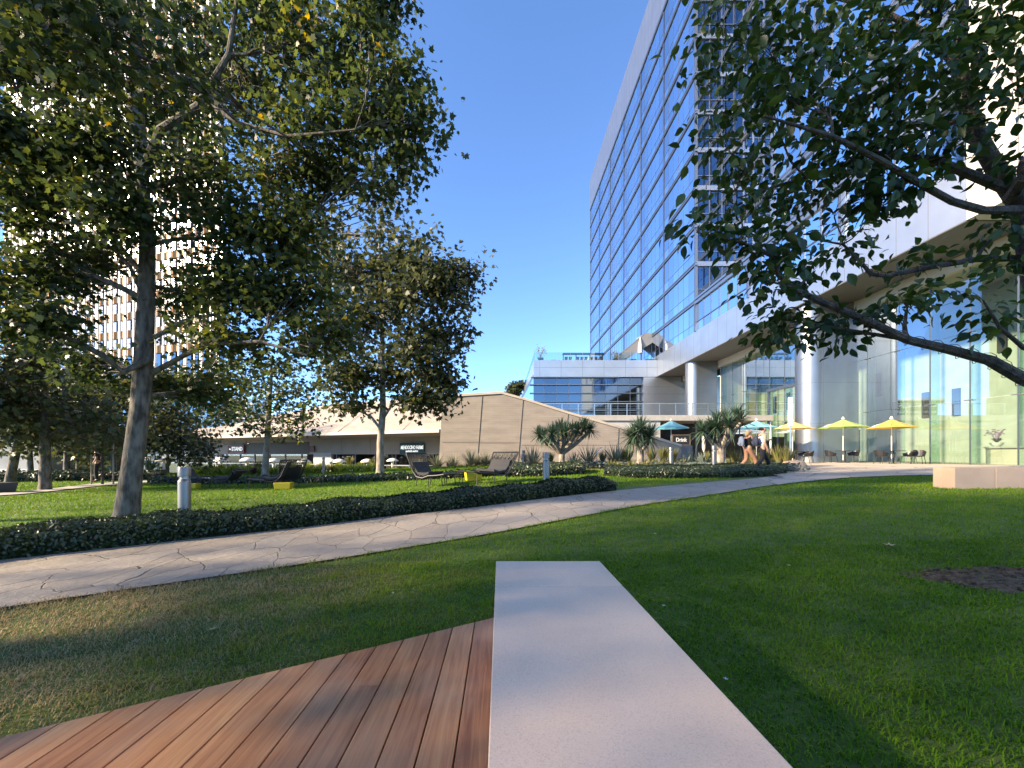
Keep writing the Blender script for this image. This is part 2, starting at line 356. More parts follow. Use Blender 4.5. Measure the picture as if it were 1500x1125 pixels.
def near_ok(p):
    y = curve_y(lowpoly, p[:, 0]) + .03*np.sin(p[:, 0]*9)
    ok = (p[:, 1] < y-.0) & ~((p[:, 0] > -.03) & (p[:, 0] < .73) & (p[:, 1] < 2.9))
    e0, e1 = DE
    side = (e1[0]-e0[0])*(p[:, 1]-e0[1])-(e1[1]-e0[1])*(p[:, 0]-e0[0])
    ok &= ~((side < .0) & (p[:, 0] < 0.0))
    dd = ((p[:, 0]-DIRT.x)/.52)**2+((p[:, 1]-DIRT.y)/.30)**2 + .5*np.sin(p[:, 0]*11)*np.sin(p[:, 1]*13)
    return ok & ((dd > 1) | (RNG.random(len(p)) < .10))
DE = ((-2.04, 1.615), (-.03, 2.82))          # front edge of the deck
def sample(n, y0, y1, k=1.45, pad=.8):
    y = RNG.uniform(y0, y1, n*2); x = RNG.uniform(-1, 1, n*2)*(k*y1+pad); m = np.abs(x) < k*y+pad
    return np.column_stack([x[m], y[m]])
def lawn(name, specs, ok, label_kind='stuff'):
    root = None
    for i, (dens, y0, y1, h, w, lean, two) in enumerate(specs):
        area = 2*(1.45*y1+.8)*(y1-y0); pts = sample(int(dens*area/2), y0, y1); pts = pts[ok(pts)]
        if len(pts) == 0: continue
        o = blades(name if i == 0 else name, pts, h, w, lean, two); tag(o, kind='stuff')
lawn('grass', [(5600, .8, 2.6, .034, .0050, 1.25, True), (4200, 2.6, 4.5, .036, .0058, 1.15, True), (1700, 4.5, 8, .042, .008, .7, False), (620, 8, 15, .05, .015, .7, False), (160, 15, 20, .06, .03, .7, False)], near_ok)
FARP = [Vector((-30,9.4,0))]+[Vector((q.x, q.y, 0)) for q in (G(0,725.7), G(60,720), G(130,712), G(200,706.7), G(262,702.7))]
def left_ok(p):
    y = curve_y(uppoly, p[:, 0]); ok = (p[:, 1] > y+.55) & (p[:, 1] < 29) & (p[:, 0] < 7.5) & ~((p[:, 1] > 20.5) & (p[:, 0] > -.5))
    for a, b in zip(FARP, FARP[1:]):
        d = b-a; L = d.length; t = np.clip(((p[:, 0]-a.x)*d.x+(p[:, 1]-a.y)*d.y)/L**2, 0, 1)
        ok &= np.hypot(p[:, 0]-a.x-t*d.x, p[:, 1]-a.y-t*d.y) > .75
    return ok
lawn('grass', [(900, 4, 9, .05, .010, .6, False), (420, 9, 16, .06, .018, .6, False), (170, 16, 29, .07, .03, .6, False)], left_ok)
# tufts along the path edge
tx = RNG.uniform(-6, 12, 5000); tp = np.column_stack([tx, curve_y(lowpoly, tx)-RNG.uniform(-.05, .03, 5000)])
tag(blades('grass', tp[tp[:, 1] < 9], .06, .006, 1.0, True), kind='stuff')
# bare soil patch
n = 28; db = MB(); ring = []
for k in range(n):
    a = 2*math.pi*k/n; r = 1+.16*math.sin(3*a)+.12*math.sin(5*a+1)+.05*math.sin(11*a)
    ring.append((DIRT.x+.60*r*math.cos(a), DIRT.y+.34*r*math.sin(a)))
vs = [(DIRT.x, DIRT.y, g(DIRT.x, DIRT.y)+.012)]+[(DIRT.x+(x-DIRT.x)*f, DIRT.y+(y-DIRT.y)*f, g(DIRT.x+(x-DIRT.x)*f, DIRT.y+(y-DIRT.y)*f)+z) for f, z in ((.55,.016), (1,.004)) for x, y in ring]
db.add(vs, [(0, 1+k, 1+(k+1)%n) for k in range(n)]+[(1+k, 1+n+k, 1+n+(k+1)%n, 1+(k+1)%n) for k in range(n)])
tag(db.build('bare_soil', M['soil'], smooth=True), kind='structure')
cm = MB()
for k in range(160):
    a = random.uniform(0, 6.28); q = random.random()**.5; x = DIRT.x+.55*q*math.cos(a); y = DIRT.y+.30*q*math.sin(a); r_ = random.uniform(.006, .022); cm.lathe([(r_*.5,-.3*r_),(r_,.1*r_),(r_*.7,.7*r_),(0,.9*r_)], c=(x, y, g(x, y)+.016), n=5, sx=random.uniform(.7,1.3))
tag(cm.build('soil_clods', M['soil']), kind='stuff')
# fallen leaves
M['dryleaf'] = leafmat('dry_leaf', [(0, (.32,.20,.08)), (.5, (.42,.33,.16)), (1, (.25,.14,.06))], .1)
lo = [(0,.5),(.13,.22),(.45,.3),(.2,.0),(.42,-.3),(.1,-.2),(0,-.5),(-.1,-.2),(-.42,-.3),(-.2,0),(-.45,.3),(-.13,.22)]
def fallen(px, size, label, mt=None):
    c = G(*px); m = MB(); a = random.uniform(0, 6)
    vs = [(0, 0, .0)]+[(size*(x*math.cos(a)-y*math.sin(a)), size*(x*math.sin(a)+y*math.cos(a)), size*(.35*abs(x)+.2*y*y*2)) for x, y in lo]
    m.add(vs, [(0, 1+k, 1+(k+1) % 12) for k in range(12)]+[(0, 1+(k+1) % 12, 1+k) for k in range(0)])
    o = m.build('fallen_leaf', mt or M['dryleaf']); o.location = (c.x, c.y, c.z+.03); tag(o, label, 'leaf')
M['paleleaf'] = mat('pale_leaf', (.55,.52,.42), .8)
fallen((1302,803), .13, 'large tan dry leaf curled on the right lawn, upper right of the bench')
fallen((575,874), .03, 'small pale leaf on the lawn left of the bench tip', M['paleleaf'])
fallen((510,835), .035, 'small dry leaf near the path edge on the left lawn')
fallen((972,893), .035, 'pale leaf on the grass just right of the bench seam', M['paleleaf'])
fallen((1063,1003), .03, 'tiny white leaf on grass beside the lower bench edge', M['paleleaf'])
fallen((1155,833), .05, 'brown leaf in the middle of the right lawn')
fallen((960,785), .05, 'pale leaf on grass beyond the bench end', M['paleleaf'])
fallen((312,928), .07, 'reddish brown leaf lying on the dry left lawn')

# ---------------------------------------------------------------- bench and deck
def speckle(name, col):
    m = mat(name, col, .55); t, b = nodes(m); N = t.nodes; Lk = t.links
    ge = N.new('ShaderNodeNewGeometry'); n = N.new('ShaderNodeTexNoise'); n.inputs['Scale'].default_value = 230; n.inputs['Detail'].default_value = 2
    n2 = N.new('ShaderNodeTexNoise'); n2.inputs['Scale'].default_value = 2.2; n2.inputs['Detail'].default_value = 5
    Lk.new(ge.outputs['Position'], n.inputs['Vector']); Lk.new(ge.outputs['Position'], n2.inputs['Vector'])
    r = N.new('ShaderNodeValToRGB'); e = r.color_ramp.elements; e[0].position = .26; e[0].color = (*[c*.78 for c in col],1); e[1].position = .45; e[1].color = (*col,1)
    x = e.new(.72); x.color = (*[min(1, c*1.08) for c in col],1)
    Lk.new(n.outputs[0], r.inputs[0])
    r2 = N.new('ShaderNodeMapRange'); r2.inputs[1].default_value = .3; r2.inputs[2].default_value = .7; r2.inputs[3].default_value = .9; r2.inputs[4].default_value = 1.06; Lk.new(n2.outputs[0], r2.inputs[0])
    mx = N.new('ShaderNodeVectorMath'); mx.operation = 'SCALE'; Lk.new(r.outputs[0], mx.inputs[0]); Lk.new(r2.outputs[0], mx.inputs['Scale']); Lk.new(mx.outputs[0], b.inputs['Base Color'])
    bp = N.new('ShaderNodeBump'); bp.inputs['Strength'].default_value = .12; bp.inputs['Distance'].default_value = .002; Lk.new(n.outputs[0], bp.inputs['Height']); Lk.new(bp.outputs[0], b.inputs['Normal'])
    return m
M['bench'] = speckle('pink_grey_stone', (.70,.52,.38))
bn = empty('stone_bench', (.345, 1, 0), 'long smooth pinkish grey stone bench with one seam in the foreground', 'bench')
bz = .48; ys = H-bz
m = MB(); m.box((-.031, -1.2, bz-.16), (.723, 2.333, bz)); m.build('seat_slab', M['bench'], bn, True, bevel=.004)
m = MB(); m.box((-.031, 2.344, bz-.16), (.723, 2.885, bz)); m.build('seat_slab', M['bench'], bn, True, bevel=.004)
m = MB(); m.box((.01, -1.15, -.1), (.69, 2.84, bz-.16)); m.build('base', M['bench'], bn, True)
def woodmat():
    m = mat('hardwood_deck', (.2,.08,.04), .48); t, b = nodes(m); N = t.nodes; Lk = t.links
    ge = N.new('ShaderNodeNewGeometry'); mp = N.new('ShaderNodeMapping'); mp.inputs['Scale'].default_value = (26, 1.3, 1)
    Lk.new(ge.outputs['Position'], mp.inputs[0])
    off = N.new('ShaderNodeVectorMath'); off.operation = 'ADD'; Lk.new(mp.outputs[0], off.inputs[0])
    cb = N.new('ShaderNodeCombineXYZ'); ms = N.new('ShaderNodeMath'); ms.operation = 'MULTIPLY'; ms.inputs[1].default_value = 90; Lk.new(ge.outputs['Random Per Island'], ms.inputs[0]); Lk.new(ms.outputs[0], cb.inputs[2]); Lk.new(cb.outputs[0], off.inputs[1])
    n = N.new('ShaderNodeTexNoise'); n.inputs['Scale'].default_value = 1.6; n.inputs['Detail'].default_value = 8; n.inputs['Roughness'].default_value = .68; n.inputs['Distortion'].default_value = .6; Lk.new(off.outputs[0], n.inputs['Vector'])
    n2 = N.new('ShaderNodeTexNoise'); n2.inputs['Scale'].default_value = 1.9; n2.inputs['Detail'].default_value = 3; Lk.new(ge.outputs['Position'], n2.inputs['Vector'])
    a = N.new('ShaderNodeMath'); a.operation = 'MULTIPLY_ADD'; a.inputs[1].default_value = .34; a.inputs[2].default_value = -.17; Lk.new(ge.outputs['Random Per Island'], a.inputs[0])
    s = N.new('ShaderNodeMath'); s.operation = 'ADD'; Lk.new(n.outputs[0], s.inputs[0]); Lk.new(a.outputs[0], s.inputs[1])
    r = N.new('ShaderNodeValToRGB'); e = r.color_ramp.elements; e[0].position = .22; e[0].color = (.25,.078,.026,1); e[1].position = .8; e[1].color = (.70,.35,.14,1); x = e.new(.5); x.color = (.50,.205,.075,1)
    Lk.new(s.outputs[0], r.inputs[0])
    # weathered, pale worn areas and scuffs
    r2 = N.new('ShaderNodeMapRange'); r2.inputs[1].default_value = .48; r2.inputs[2].default_value = .72; r2.inputs[3].default_value = 0; r2.inputs[4].default_value = .5; Lk.new(n2.outputs[0], r2.inputs[0])
    mx = N.new('ShaderNodeMix'); mx.data_type = 'RGBA'; Lk.new(r2.outputs[0], mx.inputs[0]); Lk.new(r.outputs[0], mx.inputs[6]); mx.inputs[7].default_value = (.56,.36,.21,1)
    n3 = N.new('ShaderNodeTexNoise'); n3.inputs['Scale'].default_value = 4.3; n3.inputs['Detail'].default_value = 9; n3.inputs['Roughness'].default_value = .75; Lk.new(ge.outputs['Position'], n3.inputs['Vector'])
    r3 = N.new('ShaderNodeMapRange'); r3.inputs[1].default_value = .66; r3.inputs[2].default_value = .74; r3.inputs[3].default_value = 0; r3.inputs[4].default_value = .55; Lk.new(n3.outputs[0], r3.inputs[0])
    m3 = N.new('ShaderNodeMix'); m3.data_type = 'RGBA'; Lk.new(r3.outputs[0], m3.inputs[0]); Lk.new(mx.outputs[2], m3.inputs[6]); m3.inputs[7].default_value = (.42,.36,.32,1)
    Lk.new(m3.outputs[2], b.inputs['Base Color'])
    bp = N.new('ShaderNodeBump'); bp.inputs['Strength'].default_value = .25; bp.inputs['Distance'].default_value = .004; Lk.new(n.outputs[0], bp.inputs['Height']); Lk.new(bp.outputs[0], b.inputs['Normal'])
    return m
M['wood'] = woodmat()
dk = empty('timber_deck', (-2, 1, 0), 'reddish brown hardwood deck with diagonal front edge beside the stone bench', 'deck')
dz = .10; pm = MB(); e0, e1 = DE; sl_ = (e1[1]-e0[1])/(e1[0]-e0[0])
def edge_y(x): return e1[1]+(x-e1[0])*sl_
x = -.036; k = 0; pitch = .143; butt = {0: None, 1: .95+.5, 3: 1.98, 6: 1.1}
while x > -7.5:
    x1, x0 = x-.0, x-pitch+.0065
    yb = -2.0 - .35*max(0, -x)
    cuts = {1: [1.17], 4: [1.98], 9: [1.3]}.get(k, [])
    segs = [yb]+cuts+[None]
    for q in range(len(segs)-1):
        a = segs[q]+(.002 if q else 0); 
        if segs[q+1] is None: pm.prism([(x0, a), (x1, a), (x1, edge_y(x1)), (x0, edge_y(x0))], dz-.03, dz)
        else: pm.prism([(x0, a), (x1, a), (x1, segs[q+1]-.001), (x0, segs[q+1]-.001)], dz-.03, dz)
    x -= pitch; k += 1
pm.build('planks', M['wood'], dk, True, bevel=.003)
fm = MB(); fm.prism([(-.05, -1.9), (-7.4, -3.9), (-7.4, edge_y(-7.4)-.06), (-.05, edge_y(-.05)-.03)], -.12, dz-.034)
fm.build('frame', M['black'], dk, True)

# ---------------------------------------------------------------- hedges
M['hedge'] = leafmat('hedge_leaf', [(0, (.012,.021,.006)), (.5, (.022,.038,.010)), (1, (.06,.08,.02))], .18, .36, .5)
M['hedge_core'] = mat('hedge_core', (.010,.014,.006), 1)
M['twoleaf'] = None
LEAF = [(0,-.5,0),(.22,-.2,.05),(.26,.12,.06),(0,.5,-.04),(-.26,.12,.06),(-.22,-.2,.05)]
LEAFF = [(0,1,2,3),(0,3,4,5)]
def hedge(front, width, h, label, dens=900, leaf=.045, back=None, mt='hedge', name='hedge', step=.25, leafh=None):
    L = sum((b-a).length for a, b in zip(front, front[1:])); n = max(3, int(L/step)); f = resample(front, n)
    if back: bk = resample(back, n)
    else:
        bk = []
        for i, p in enumerate(f):
            d = (f[min(i+1, n-1)]-f[max(i-1, 0)]); d.z = 0; d.normalize(); bk.append(p+Vector((-d.y, d.x, 0))*width)
    rows = []
    for i in range(n):
        a, b = f[i], bk[i]; ta = min(1, min(i, n-1-i)*step/.25+.55); hh = h*(ta**.5)
        za, zb = g(a.x, a.y), g(b.x, b.y); w = (b-a)
        wob = 1+.09*math.sin(i*1.3)+.06*math.sin(i*.61+2)
        rows.append([Vector((a.x, a.y, za)), Vector((a.x, a.y, za+hh*.7*wob))-w*.03, a.lerp(b, .16)*1, a.lerp(b, .5)*1, a.lerp(b, .84)*1, Vector((b.x, b.y, zb+hh*.7)), Vector((b.x, b.y, zb))])
        for k, q in ((2, .97), (3, 1.04), (4, .97)): p = rows[-1][k]; p.z = g(p.x, p.y)+hh*q*wob
    r = np.array([[tuple(p) for p in row] for row in rows]); m = r.shape[1]
    root = empty(name, tuple(f[n//2]), label, 'hedge')
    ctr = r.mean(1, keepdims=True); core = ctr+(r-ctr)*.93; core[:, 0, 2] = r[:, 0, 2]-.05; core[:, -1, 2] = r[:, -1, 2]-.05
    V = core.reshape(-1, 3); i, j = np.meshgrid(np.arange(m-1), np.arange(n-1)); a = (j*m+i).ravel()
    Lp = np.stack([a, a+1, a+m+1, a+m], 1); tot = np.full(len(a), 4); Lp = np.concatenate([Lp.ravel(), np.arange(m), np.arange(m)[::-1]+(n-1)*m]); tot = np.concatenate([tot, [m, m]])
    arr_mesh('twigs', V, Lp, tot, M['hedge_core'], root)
    # leaves over the surface
    A = r[:-1, :-1]; B = r[1:, :-1]; Cc = r[:-1, 1:]; D = r[1:, 1:]; nn = np.cross(B-A, Cc-A); ar = np.linalg.norm(nn, axis=-1)
    nrm = -norm(nn); pr = (ar/ar.sum()).ravel(); tot_n = int(ar.sum()*dens); idx = RNG.choice(len(pr), tot_n, p=pr)
    A, B, Cc, D, nrm = [q.reshape(-1, 3)[idx] for q in (A, B, Cc, D, nrm)]; s, t = RNG.random((2, tot_n, 1))
    pos = A*(1-s)*(1-t)+B*s*(1-t)+Cc*(1-s)*t+D*s*t
    c = ctr.mean(1)[0]
    out = norm(pos-np.repeat(ctr[:, 0], m-1, 0).reshape(-1, 3)[np.minimum(idx, (n)*(m-1)-1)]); out[:, 2] = np.abs(out[:, 2])+.2
    pos = pos+out*RNG.normal(0, 1, (tot_n, 1))*leaf*.55
    X, Y, Z = frames(tot_n, out+np.array([0, 0, .4]), .55)
    scatter('foliage', LEAF, LEAFF, pos, X, Y, Z, RNG.uniform(.7, 1.35, tot_n)*leaf*1.25, M[mt], root)
    return root
up_h = [p.copy() for p in UP[0:9]]; up_h[8] = G(905, 719.5)
def offs(pts, d):
    out = []
    for i, p in enumerate(pts):
        q = (pts[min(i+1, len(pts)-1)]-pts[max(i-1, 0)]); q.z = 0; q.normalize(); out.append(p+Vector((-q.y, q.x, 0))*d)
    return out
hedge(offs(up_h, .05), .85, .34, 'long low dark glossy hedge running along the flagstone path beside the near bollard', 2100, .042)
hedge([G(884,697), G(930,700.5), G(985,701.5), G(1060,700), G(1120,698), G(1152,694)], 1.3, .30, 'low clipped hedge in front of the dragon trees where the two people walk', 700, .06,
      [G(890,690.5), G(960,690), G(1040,690), G(1105,690), G(1150,690.5)])
hedge([G(740,699), G(800,698), G(858,694.5)], 1.5, .42, 'short low hedge behind the second bollard below the forked dragon tree', 400, .08, [G(745,690.5), G(800,689.5), G(856,689.5)])
hedge([G(420,708), G(520,706), G(600,704), G(690,700), G(742,696)], .8, .24, 'low hedge at the back of the lawn behind the wicker loungers', 260, .11)
hedge([G(215,708), G(300,710), G(350,709), G(418,708)], .8, .24, 'low hedge at the far left back edge of the lawn', 200, .12)
hedge([Vector((-31,17,0)), Vector((-24,18.5,0)), Vector((-17.5,20,0))], 1.0, .45, 'dark hedge across the grass in front of the far shopfronts', 200, .12)
# ================================================================ buildings
def mirror(name, col, rough=.05, bump=.0):
    m = mat(name, col, rough, 1); t, b = nodes(m); N = t.nodes
    ge = N.new('ShaderNodeNewGeometry'); r = N.new('ShaderNodeMapRange'); r.inputs[3].default_value = .72; r.inputs[4].default_value = 1.1
    t.links.new(ge.outputs['Random Per Island'], r.inputs[0]); sc = N.new('ShaderNodeVectorMath'); sc.operation = 'SCALE'; sc.inputs[0].default_value = col
    t.links.new(r.outputs[0], sc.inputs['Scale']); t.links.new(sc.outputs[0], b.inputs['Base Color']); return m
M['blueglass'] = mirror('blue_window_glass', (.70,.82,1.0))
M['darkglass'] = mirror('dark_window_glass', (.16,.20,.24))
M['glassclear'] = glass('lobby_glass', (.68,.79,.71), .20)
M['edgeglass'] = glass('green_glass_fin', (.55,.76,.68), .12)
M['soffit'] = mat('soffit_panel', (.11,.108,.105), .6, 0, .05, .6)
M['cream'] = mat('cream_bulkhead', (.50,.45,.37), .7, 0, .06, .8)
XT = 20.7
def panelquads(mb, x, ya, yb, za, zb, tilt=.004, flip=False):
    """window pane standing in the plane x, turned a hair so that its reflection differs from its neighbour's"""
    a = random.uniform(-tilt, tilt)*abs(yb-ya); b = random.uniform(-tilt, tilt)*abs(zb-za)
    mb.add([(x+a, ya, za), (x-a+b, yb, za), (x-a+b, yb, zb), (x+a, ya, zb)], [(0, 1, 2, 3)])
tw = empty('office_tower', (XT+8, 60, 0), 'tall blue glass office tower with silver bands on big covered columns', 'building')
Z0, FL = 17.9, 4.02; NF = 10; ZT = Z0+NF*FL                    # tower floors
ZR = 64.6
# podium fascia with cladding panels, along XT
Y_A, Y_B = 17.6, 52.2
m = MB(); m.box((XT, Y_A, 11.7), (XT+.5, 91.5, 14.4)); m.box((XT+.5, Y_A, 11.72), (24.6, 52.3, 12.1)); m.build('fascia', M['panel'], tw, True)
y = Y_A+1.55
while y < 52: m = MB(); m.box((XT-.004, y, 11.71), (XT+.05, y+.022, 14.39)); m.build('fascia_joint', M['panel_gap'], tw, True); y += 1.55
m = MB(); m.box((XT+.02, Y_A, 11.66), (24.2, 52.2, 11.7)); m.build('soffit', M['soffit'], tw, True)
m = MB(); m.box((23.98, Y_A-12, 10.95), (24.6, 52.1, 11.66)); m.build('bulkhead', M['cream'], tw, True)
# corner block near the viewer with cream cladding
M['claddingcream'] = mat('cream_cladding', (.45,.42,.37), .5, .2, .05, .8)
m = MB(); m.box((XT, 5, 11.7), (24.6, Y_A-.01, 24.5)); m.build('entrance_block', M['claddingcream'], tw, True)
m = MB()
for z in (14.4, 17.6, 20.8): m.box((XT-.004, 5, z), (XT+.05, Y_A-.02, z+.03))
for y in (7, 9.2, 11.4, 13.6, 15.8): m.box((XT-.004, y, 11.71), (XT+.05, y+.03, 24.49))
m.build('block_joints', M['panel_gap'], tw, True)
for z in (18.2, 21.4):
    for y in (9.6, 14): m = MB(); m.box((XT-.012, y, z), (XT+.05, y+1.5, z+2.1)); m.build('block_window', M['darkglass'], tw, True)
# podium glass storey (14.4 - 17.3), cap band
bays = [Y_A]+[42.1-9*k for k in range(2, -1, -1)]+[42.1+9.0, 52.2]
bays = [17.6, 24.1, 33.1, 42.1]
for a, b in zip(bays, bays[1:]):
    m = MB(); n = round((b-a)/1.5)
    for i in range(n):
        ya, yb = a+.1+(b-a-.2)*i/n, a+.1+(b-a-.2)*(i+1)/n
        panelquads(m, XT+.12, ya+.03, yb-.03, 14.42, 15.35); panelquads(m, XT+.12, ya+.03, yb-.03, 15.42, 17.28)
    w = m.build('window', M['blueglass'], tw, True)
    f = MB()
    for i in range(n+1):
        yy = a+.1+(b-a-.2)*i/n; f.box((XT+.04, yy-.03, 14.4), (XT+.2, yy+.03, 17.3))
    f.box((XT+.05, a, 15.35), (XT+.19, b, 15.42)); f.box((XT-.12, b-.18, 14.4), (XT+.22, b+.05, 17.3)); f.build('mullions', M['mull'], w, True)
m = MB(); m.box((XT-.06, Y_A, 17.3), (XT+4.2, 42.1, 17.62)); m.box((XT-.16, Y_A, 17.66), (XT+4.2, 42.1, 17.88)); m.build('podium_cap', M['silver'], tw, True)
m = MB(); m.box((XT+.3, Y_A, 12.1), (24.7, 42, 17.3)); m.build('podium_core', M['interior_dark'], tw, True)
# tower main face: bays x floors, each its own window
yb_ = [42.1+8.15*k for k in range(7)]; yb_[-1] = 91.0
for k in range(6):
    a, b = yb_[k], yb_[k+1]; n = 6
    for f in range(-1, NF):
        z0 = Z0+f*FL-.1; z0 = 14.4 if f == -1 else z0+.0; z1 = Z0+(f+1)*FL-.62 if f >= 0 else 17.3
        m = MB(); fr = MB()
        for i in range(n):
            ya = a+.12+(b-a-.24)*i/n; yc = a+.12+(b-a-.24)*(i+1)/n; zs = z0+(z1-z0)*.30
            panelquads(m, XT+.04, ya+.03, yc-.03, z0+.02, zs-.03); panelquads(m, XT+.04, ya+.03, yc-.03, zs+.03, z1)
            fr.box((XT+.022, ya-.025, z0), (XT+.16, ya+.025, z1))
        fr.box((XT+.024, a, zs-.025), (XT+.15, b, zs+.025))
        w = m.build('window', M['blueglass'], tw, True); fr.build('mullions', M['mull'], w, True)
m = MB()
for f in range(NF+1):
    z = Z0+f*FL-.60 if f else 17.3
    m.box((XT-.08, 41.9, z+.10), (XT+.2, 91.3, z+.22)); m.box((XT-.0, 41.95, z+.22), (XT+.2, 91.25, z+.36)); m.box((XT-.08, 41.9, z+.36), (XT+.2, 91.3, z+.50))
m.build('floor_bands', M['silver'], tw, True)
for k in range(7):
    m = MB(); y = yb_[k]; m.box((XT-.05, y-.09, 14.4), (XT+.22, y+.09, ZT-.6)); m.build('pilaster', M['mull'], tw, True)
M['louver'] = mat('roof_screen_metal', (.30,.33,.38), .4, .97, .04, .5)
m = MB(); m.box((XT-.05, 41.8, ZT-.08), (XT+.3, 91.6, ZR)); m.box((XT+.3, 41.8, ZT-.08), (36, 42.2, ZR)); m.box((XT+.3, 91.2, ZT), (36, 91.6, ZR)); m.build('roof_screen', M['louver'], tw, True)
m = MB(); y = 43
while y < 91: m.box((XT-.058, y, ZT), (XT, y+.03, ZR-.1)); y += 1.36
m.build('screen_joints', M['mull'], tw, True)
m = MB(); m.box((XT+.35, 42.5, 14.4), (36, 91, ZR-1)); m.build('core', M['interior_dark'], tw, True)
# return face at the corner (y = 42.1) and the set back wing (x = 24.8)
M['curtain'] = mat('window_curtain', (.25,.26,.27), .8, 0, .3, 3, stretch=(5,1,.2))
for f in range(NF):
    z0 = Z0+f*FL; z1 = z0+FL-.62
    m = MB()
    for i in range(3):
        xa = XT+.25+i*1.3; m.add([(xa, 42.1, z0), (xa+1.22, 42.1, z0), (xa+1.22, 42.1, z1), (xa, 42.1, z1)], [(0,1,2,3)])
    w = m.build('corner_window', M['darkglass'], tw, True)
    fr = MB()
    for i in range(4): fr.box((XT+.18+i*1.3, 42.02, z0), (XT+.26+i*1.3, 42.16, z1))
    fr.box((XT+.2, 42.03, z0+.95), (24.8, 42.15, z0+1.02)); fr.build('mullions', M['mull'], w, True)
m = MB()
for f in range(1, NF+1):
    z = Z0+f*FL-.60; m.box((XT+.2, 41.95, z), (24.9, 42.3, z+.5)); m.box((24.68, 5, z), (25, 42, z+.18)); m.box((24.72, 5, z+.18), (25, 42, z+.32)); m.box((24.68, 5, z+.32), (25, 42, z+.5))
m.build('wing_bands', M['silver'], tw, True)
for f in range(NF):
    z0 = Z0+f*FL; z1 = z0+FL-.6; m = MB(); fr = MB(); n = 24
    for i in range(n):
        ya = 5+37*i/n; yc = 5+37*(i+1)/n; panelquads(m, 24.85, ya+.03, yc-.03, z0, z0+1); panelquads(m, 24.85, ya+.03, yc-.03, z0+1.05, z1)
        fr.box((24.76, ya-.03, z0), (24.9, ya+.03, z1))
    w = m.build('wing_window_row', M['blueglass'], tw, True); fr.build('mullions', M['mull'], w, True)
m = MB(); m.box((25, 5, 11.7), (36, 42, ZR)); m.build('wing_core', M['interior_dark'], tw, True)
# piers
for yc, xr in ((27.8, 24.3), (44.6, 23.9)):
    m = MB(); r = .95; poly = []
    for k in range(13):
        a = math.pi/2+math.pi*k/12; poly.append((XT+.2+r+r*math.cos(a), yc+r*math.sin(a)))
    poly += [(xr, yc-r), (xr, yc+r)]
    m.prism(poly, .3, 11.66); m.build('pier', M['pier'], tw, True, smooth=True)
    j = MB()
    for z in (3.4, 6.2, 9.0):
        pj = [(x+(.003 if x > XT+1 else -.003)*0, y) for x, y in poly]; cx = sum(p[0] for p in poly)/len(poly)
        j.prism([((x-cx)*1.0025+cx, (y-yc)*1.004+yc) for x, y in poly], z, z+.018)
    j.prism([(XT+1.2, yc-r-.004), (XT+1.22, yc-r-.004), (XT+1.22, yc-r+.1), (XT+1.2, yc-r+.1)], .4, 11.6)
    j.build('pier_joints', M['panel_gap'], tw, True)
# lobby curtain wall x = 24.2 between y = 9 and 43
m = MB(); fr = MB(); fin = MB(); sp = MB(); n = 0; y = 9.0
while y < 43.4:
    yb2 = min(y+1.9, 43.4)
    for z0, z1 in ((.75, 4.1), (4.12, 7.6), (7.62, 11.2)): panelquads(m, 24.2, y+.012, yb2-.012, z0, z1, .001)
    fin.add([(24.24, yb2, .75), (24.75, yb2, .75), (24.75, yb2, 11.2), (24.24, yb2, 11.2)], [(0,1,2,3)])
    fr.box((24.17, yb2-.014, .75), (24.23, yb2+.014, 11.2))
    for z in (4.1, 7.6):
        sp.tube([(24.12, yb2-.2, z), (24.12, yb2+.2, z)], .025, 5); sp.tube([(24.12, yb2, z), (24.5, yb2, z)], .03, 5)
    y = yb2
m.build('lobby_glass', M['glassclear'], tw, True); fr.build('glass_seams', M['mull'], tw, True); fin.build('glass_fins', M['edgeglass'], tw, True); sp.build('glass_fittings', M['steel'], tw, True)
m = MB(); m.box((24.1, 9, .3), (24.6, 43.4, .75)); m.build('plinth', M['black'], tw, True)
# lobby interior: stone wall with slots, floor and ceiling
M['travertine'] = mat('lobby_stone', (.45,.46,.41), .7, 0, .08, 1.3, .1, 20)
m = MB(); slots = [(10.5+random.uniform(0, 1)+1.9*i, random.choice((1.4, 3.6, 5.6, 7.4, 8.8))+random.uniform(-.3, .3)) for i in range(17)]
m.box((28.6, 8, .5), (29, 44, 11.9)); m.build('lobby_wall', M['travertine'], tw, True)
m = MB()
for yy, zz in slots: m.box((28.5, yy, zz), (28.62, yy+.42, zz+1.7))
m.build('lobby_wall_slots', M['interior_dark'], tw, True)
m = MB(); y = 8.5
while y < 44: m.box((28.592, y, .6), (28.61, y+.02, 11.8)); y += 1.3
for z in (2.2, 4.3, 6.4, 8.5, 10.4): m.box((28.592, 8, z), (28.61, 44, z+.02))
m.build('stone_joints', M['cream'], tw, True)
m = MB(); m.box((24.25, 8, .6), (28.6, 44, .72)); m.build('lobby_floor', M['concrete'], tw, True)
m = MB(); m.box((24.6, 8, 11.25), (28.6, 44, 11.5)); m.box((24.3,7.8,.6),(28.6,8,11.3)); m.box((24.3,43.5,.6),(28.6,43.8,11.3)); m.build('lobby_ceiling', M['cream'], tw, True)
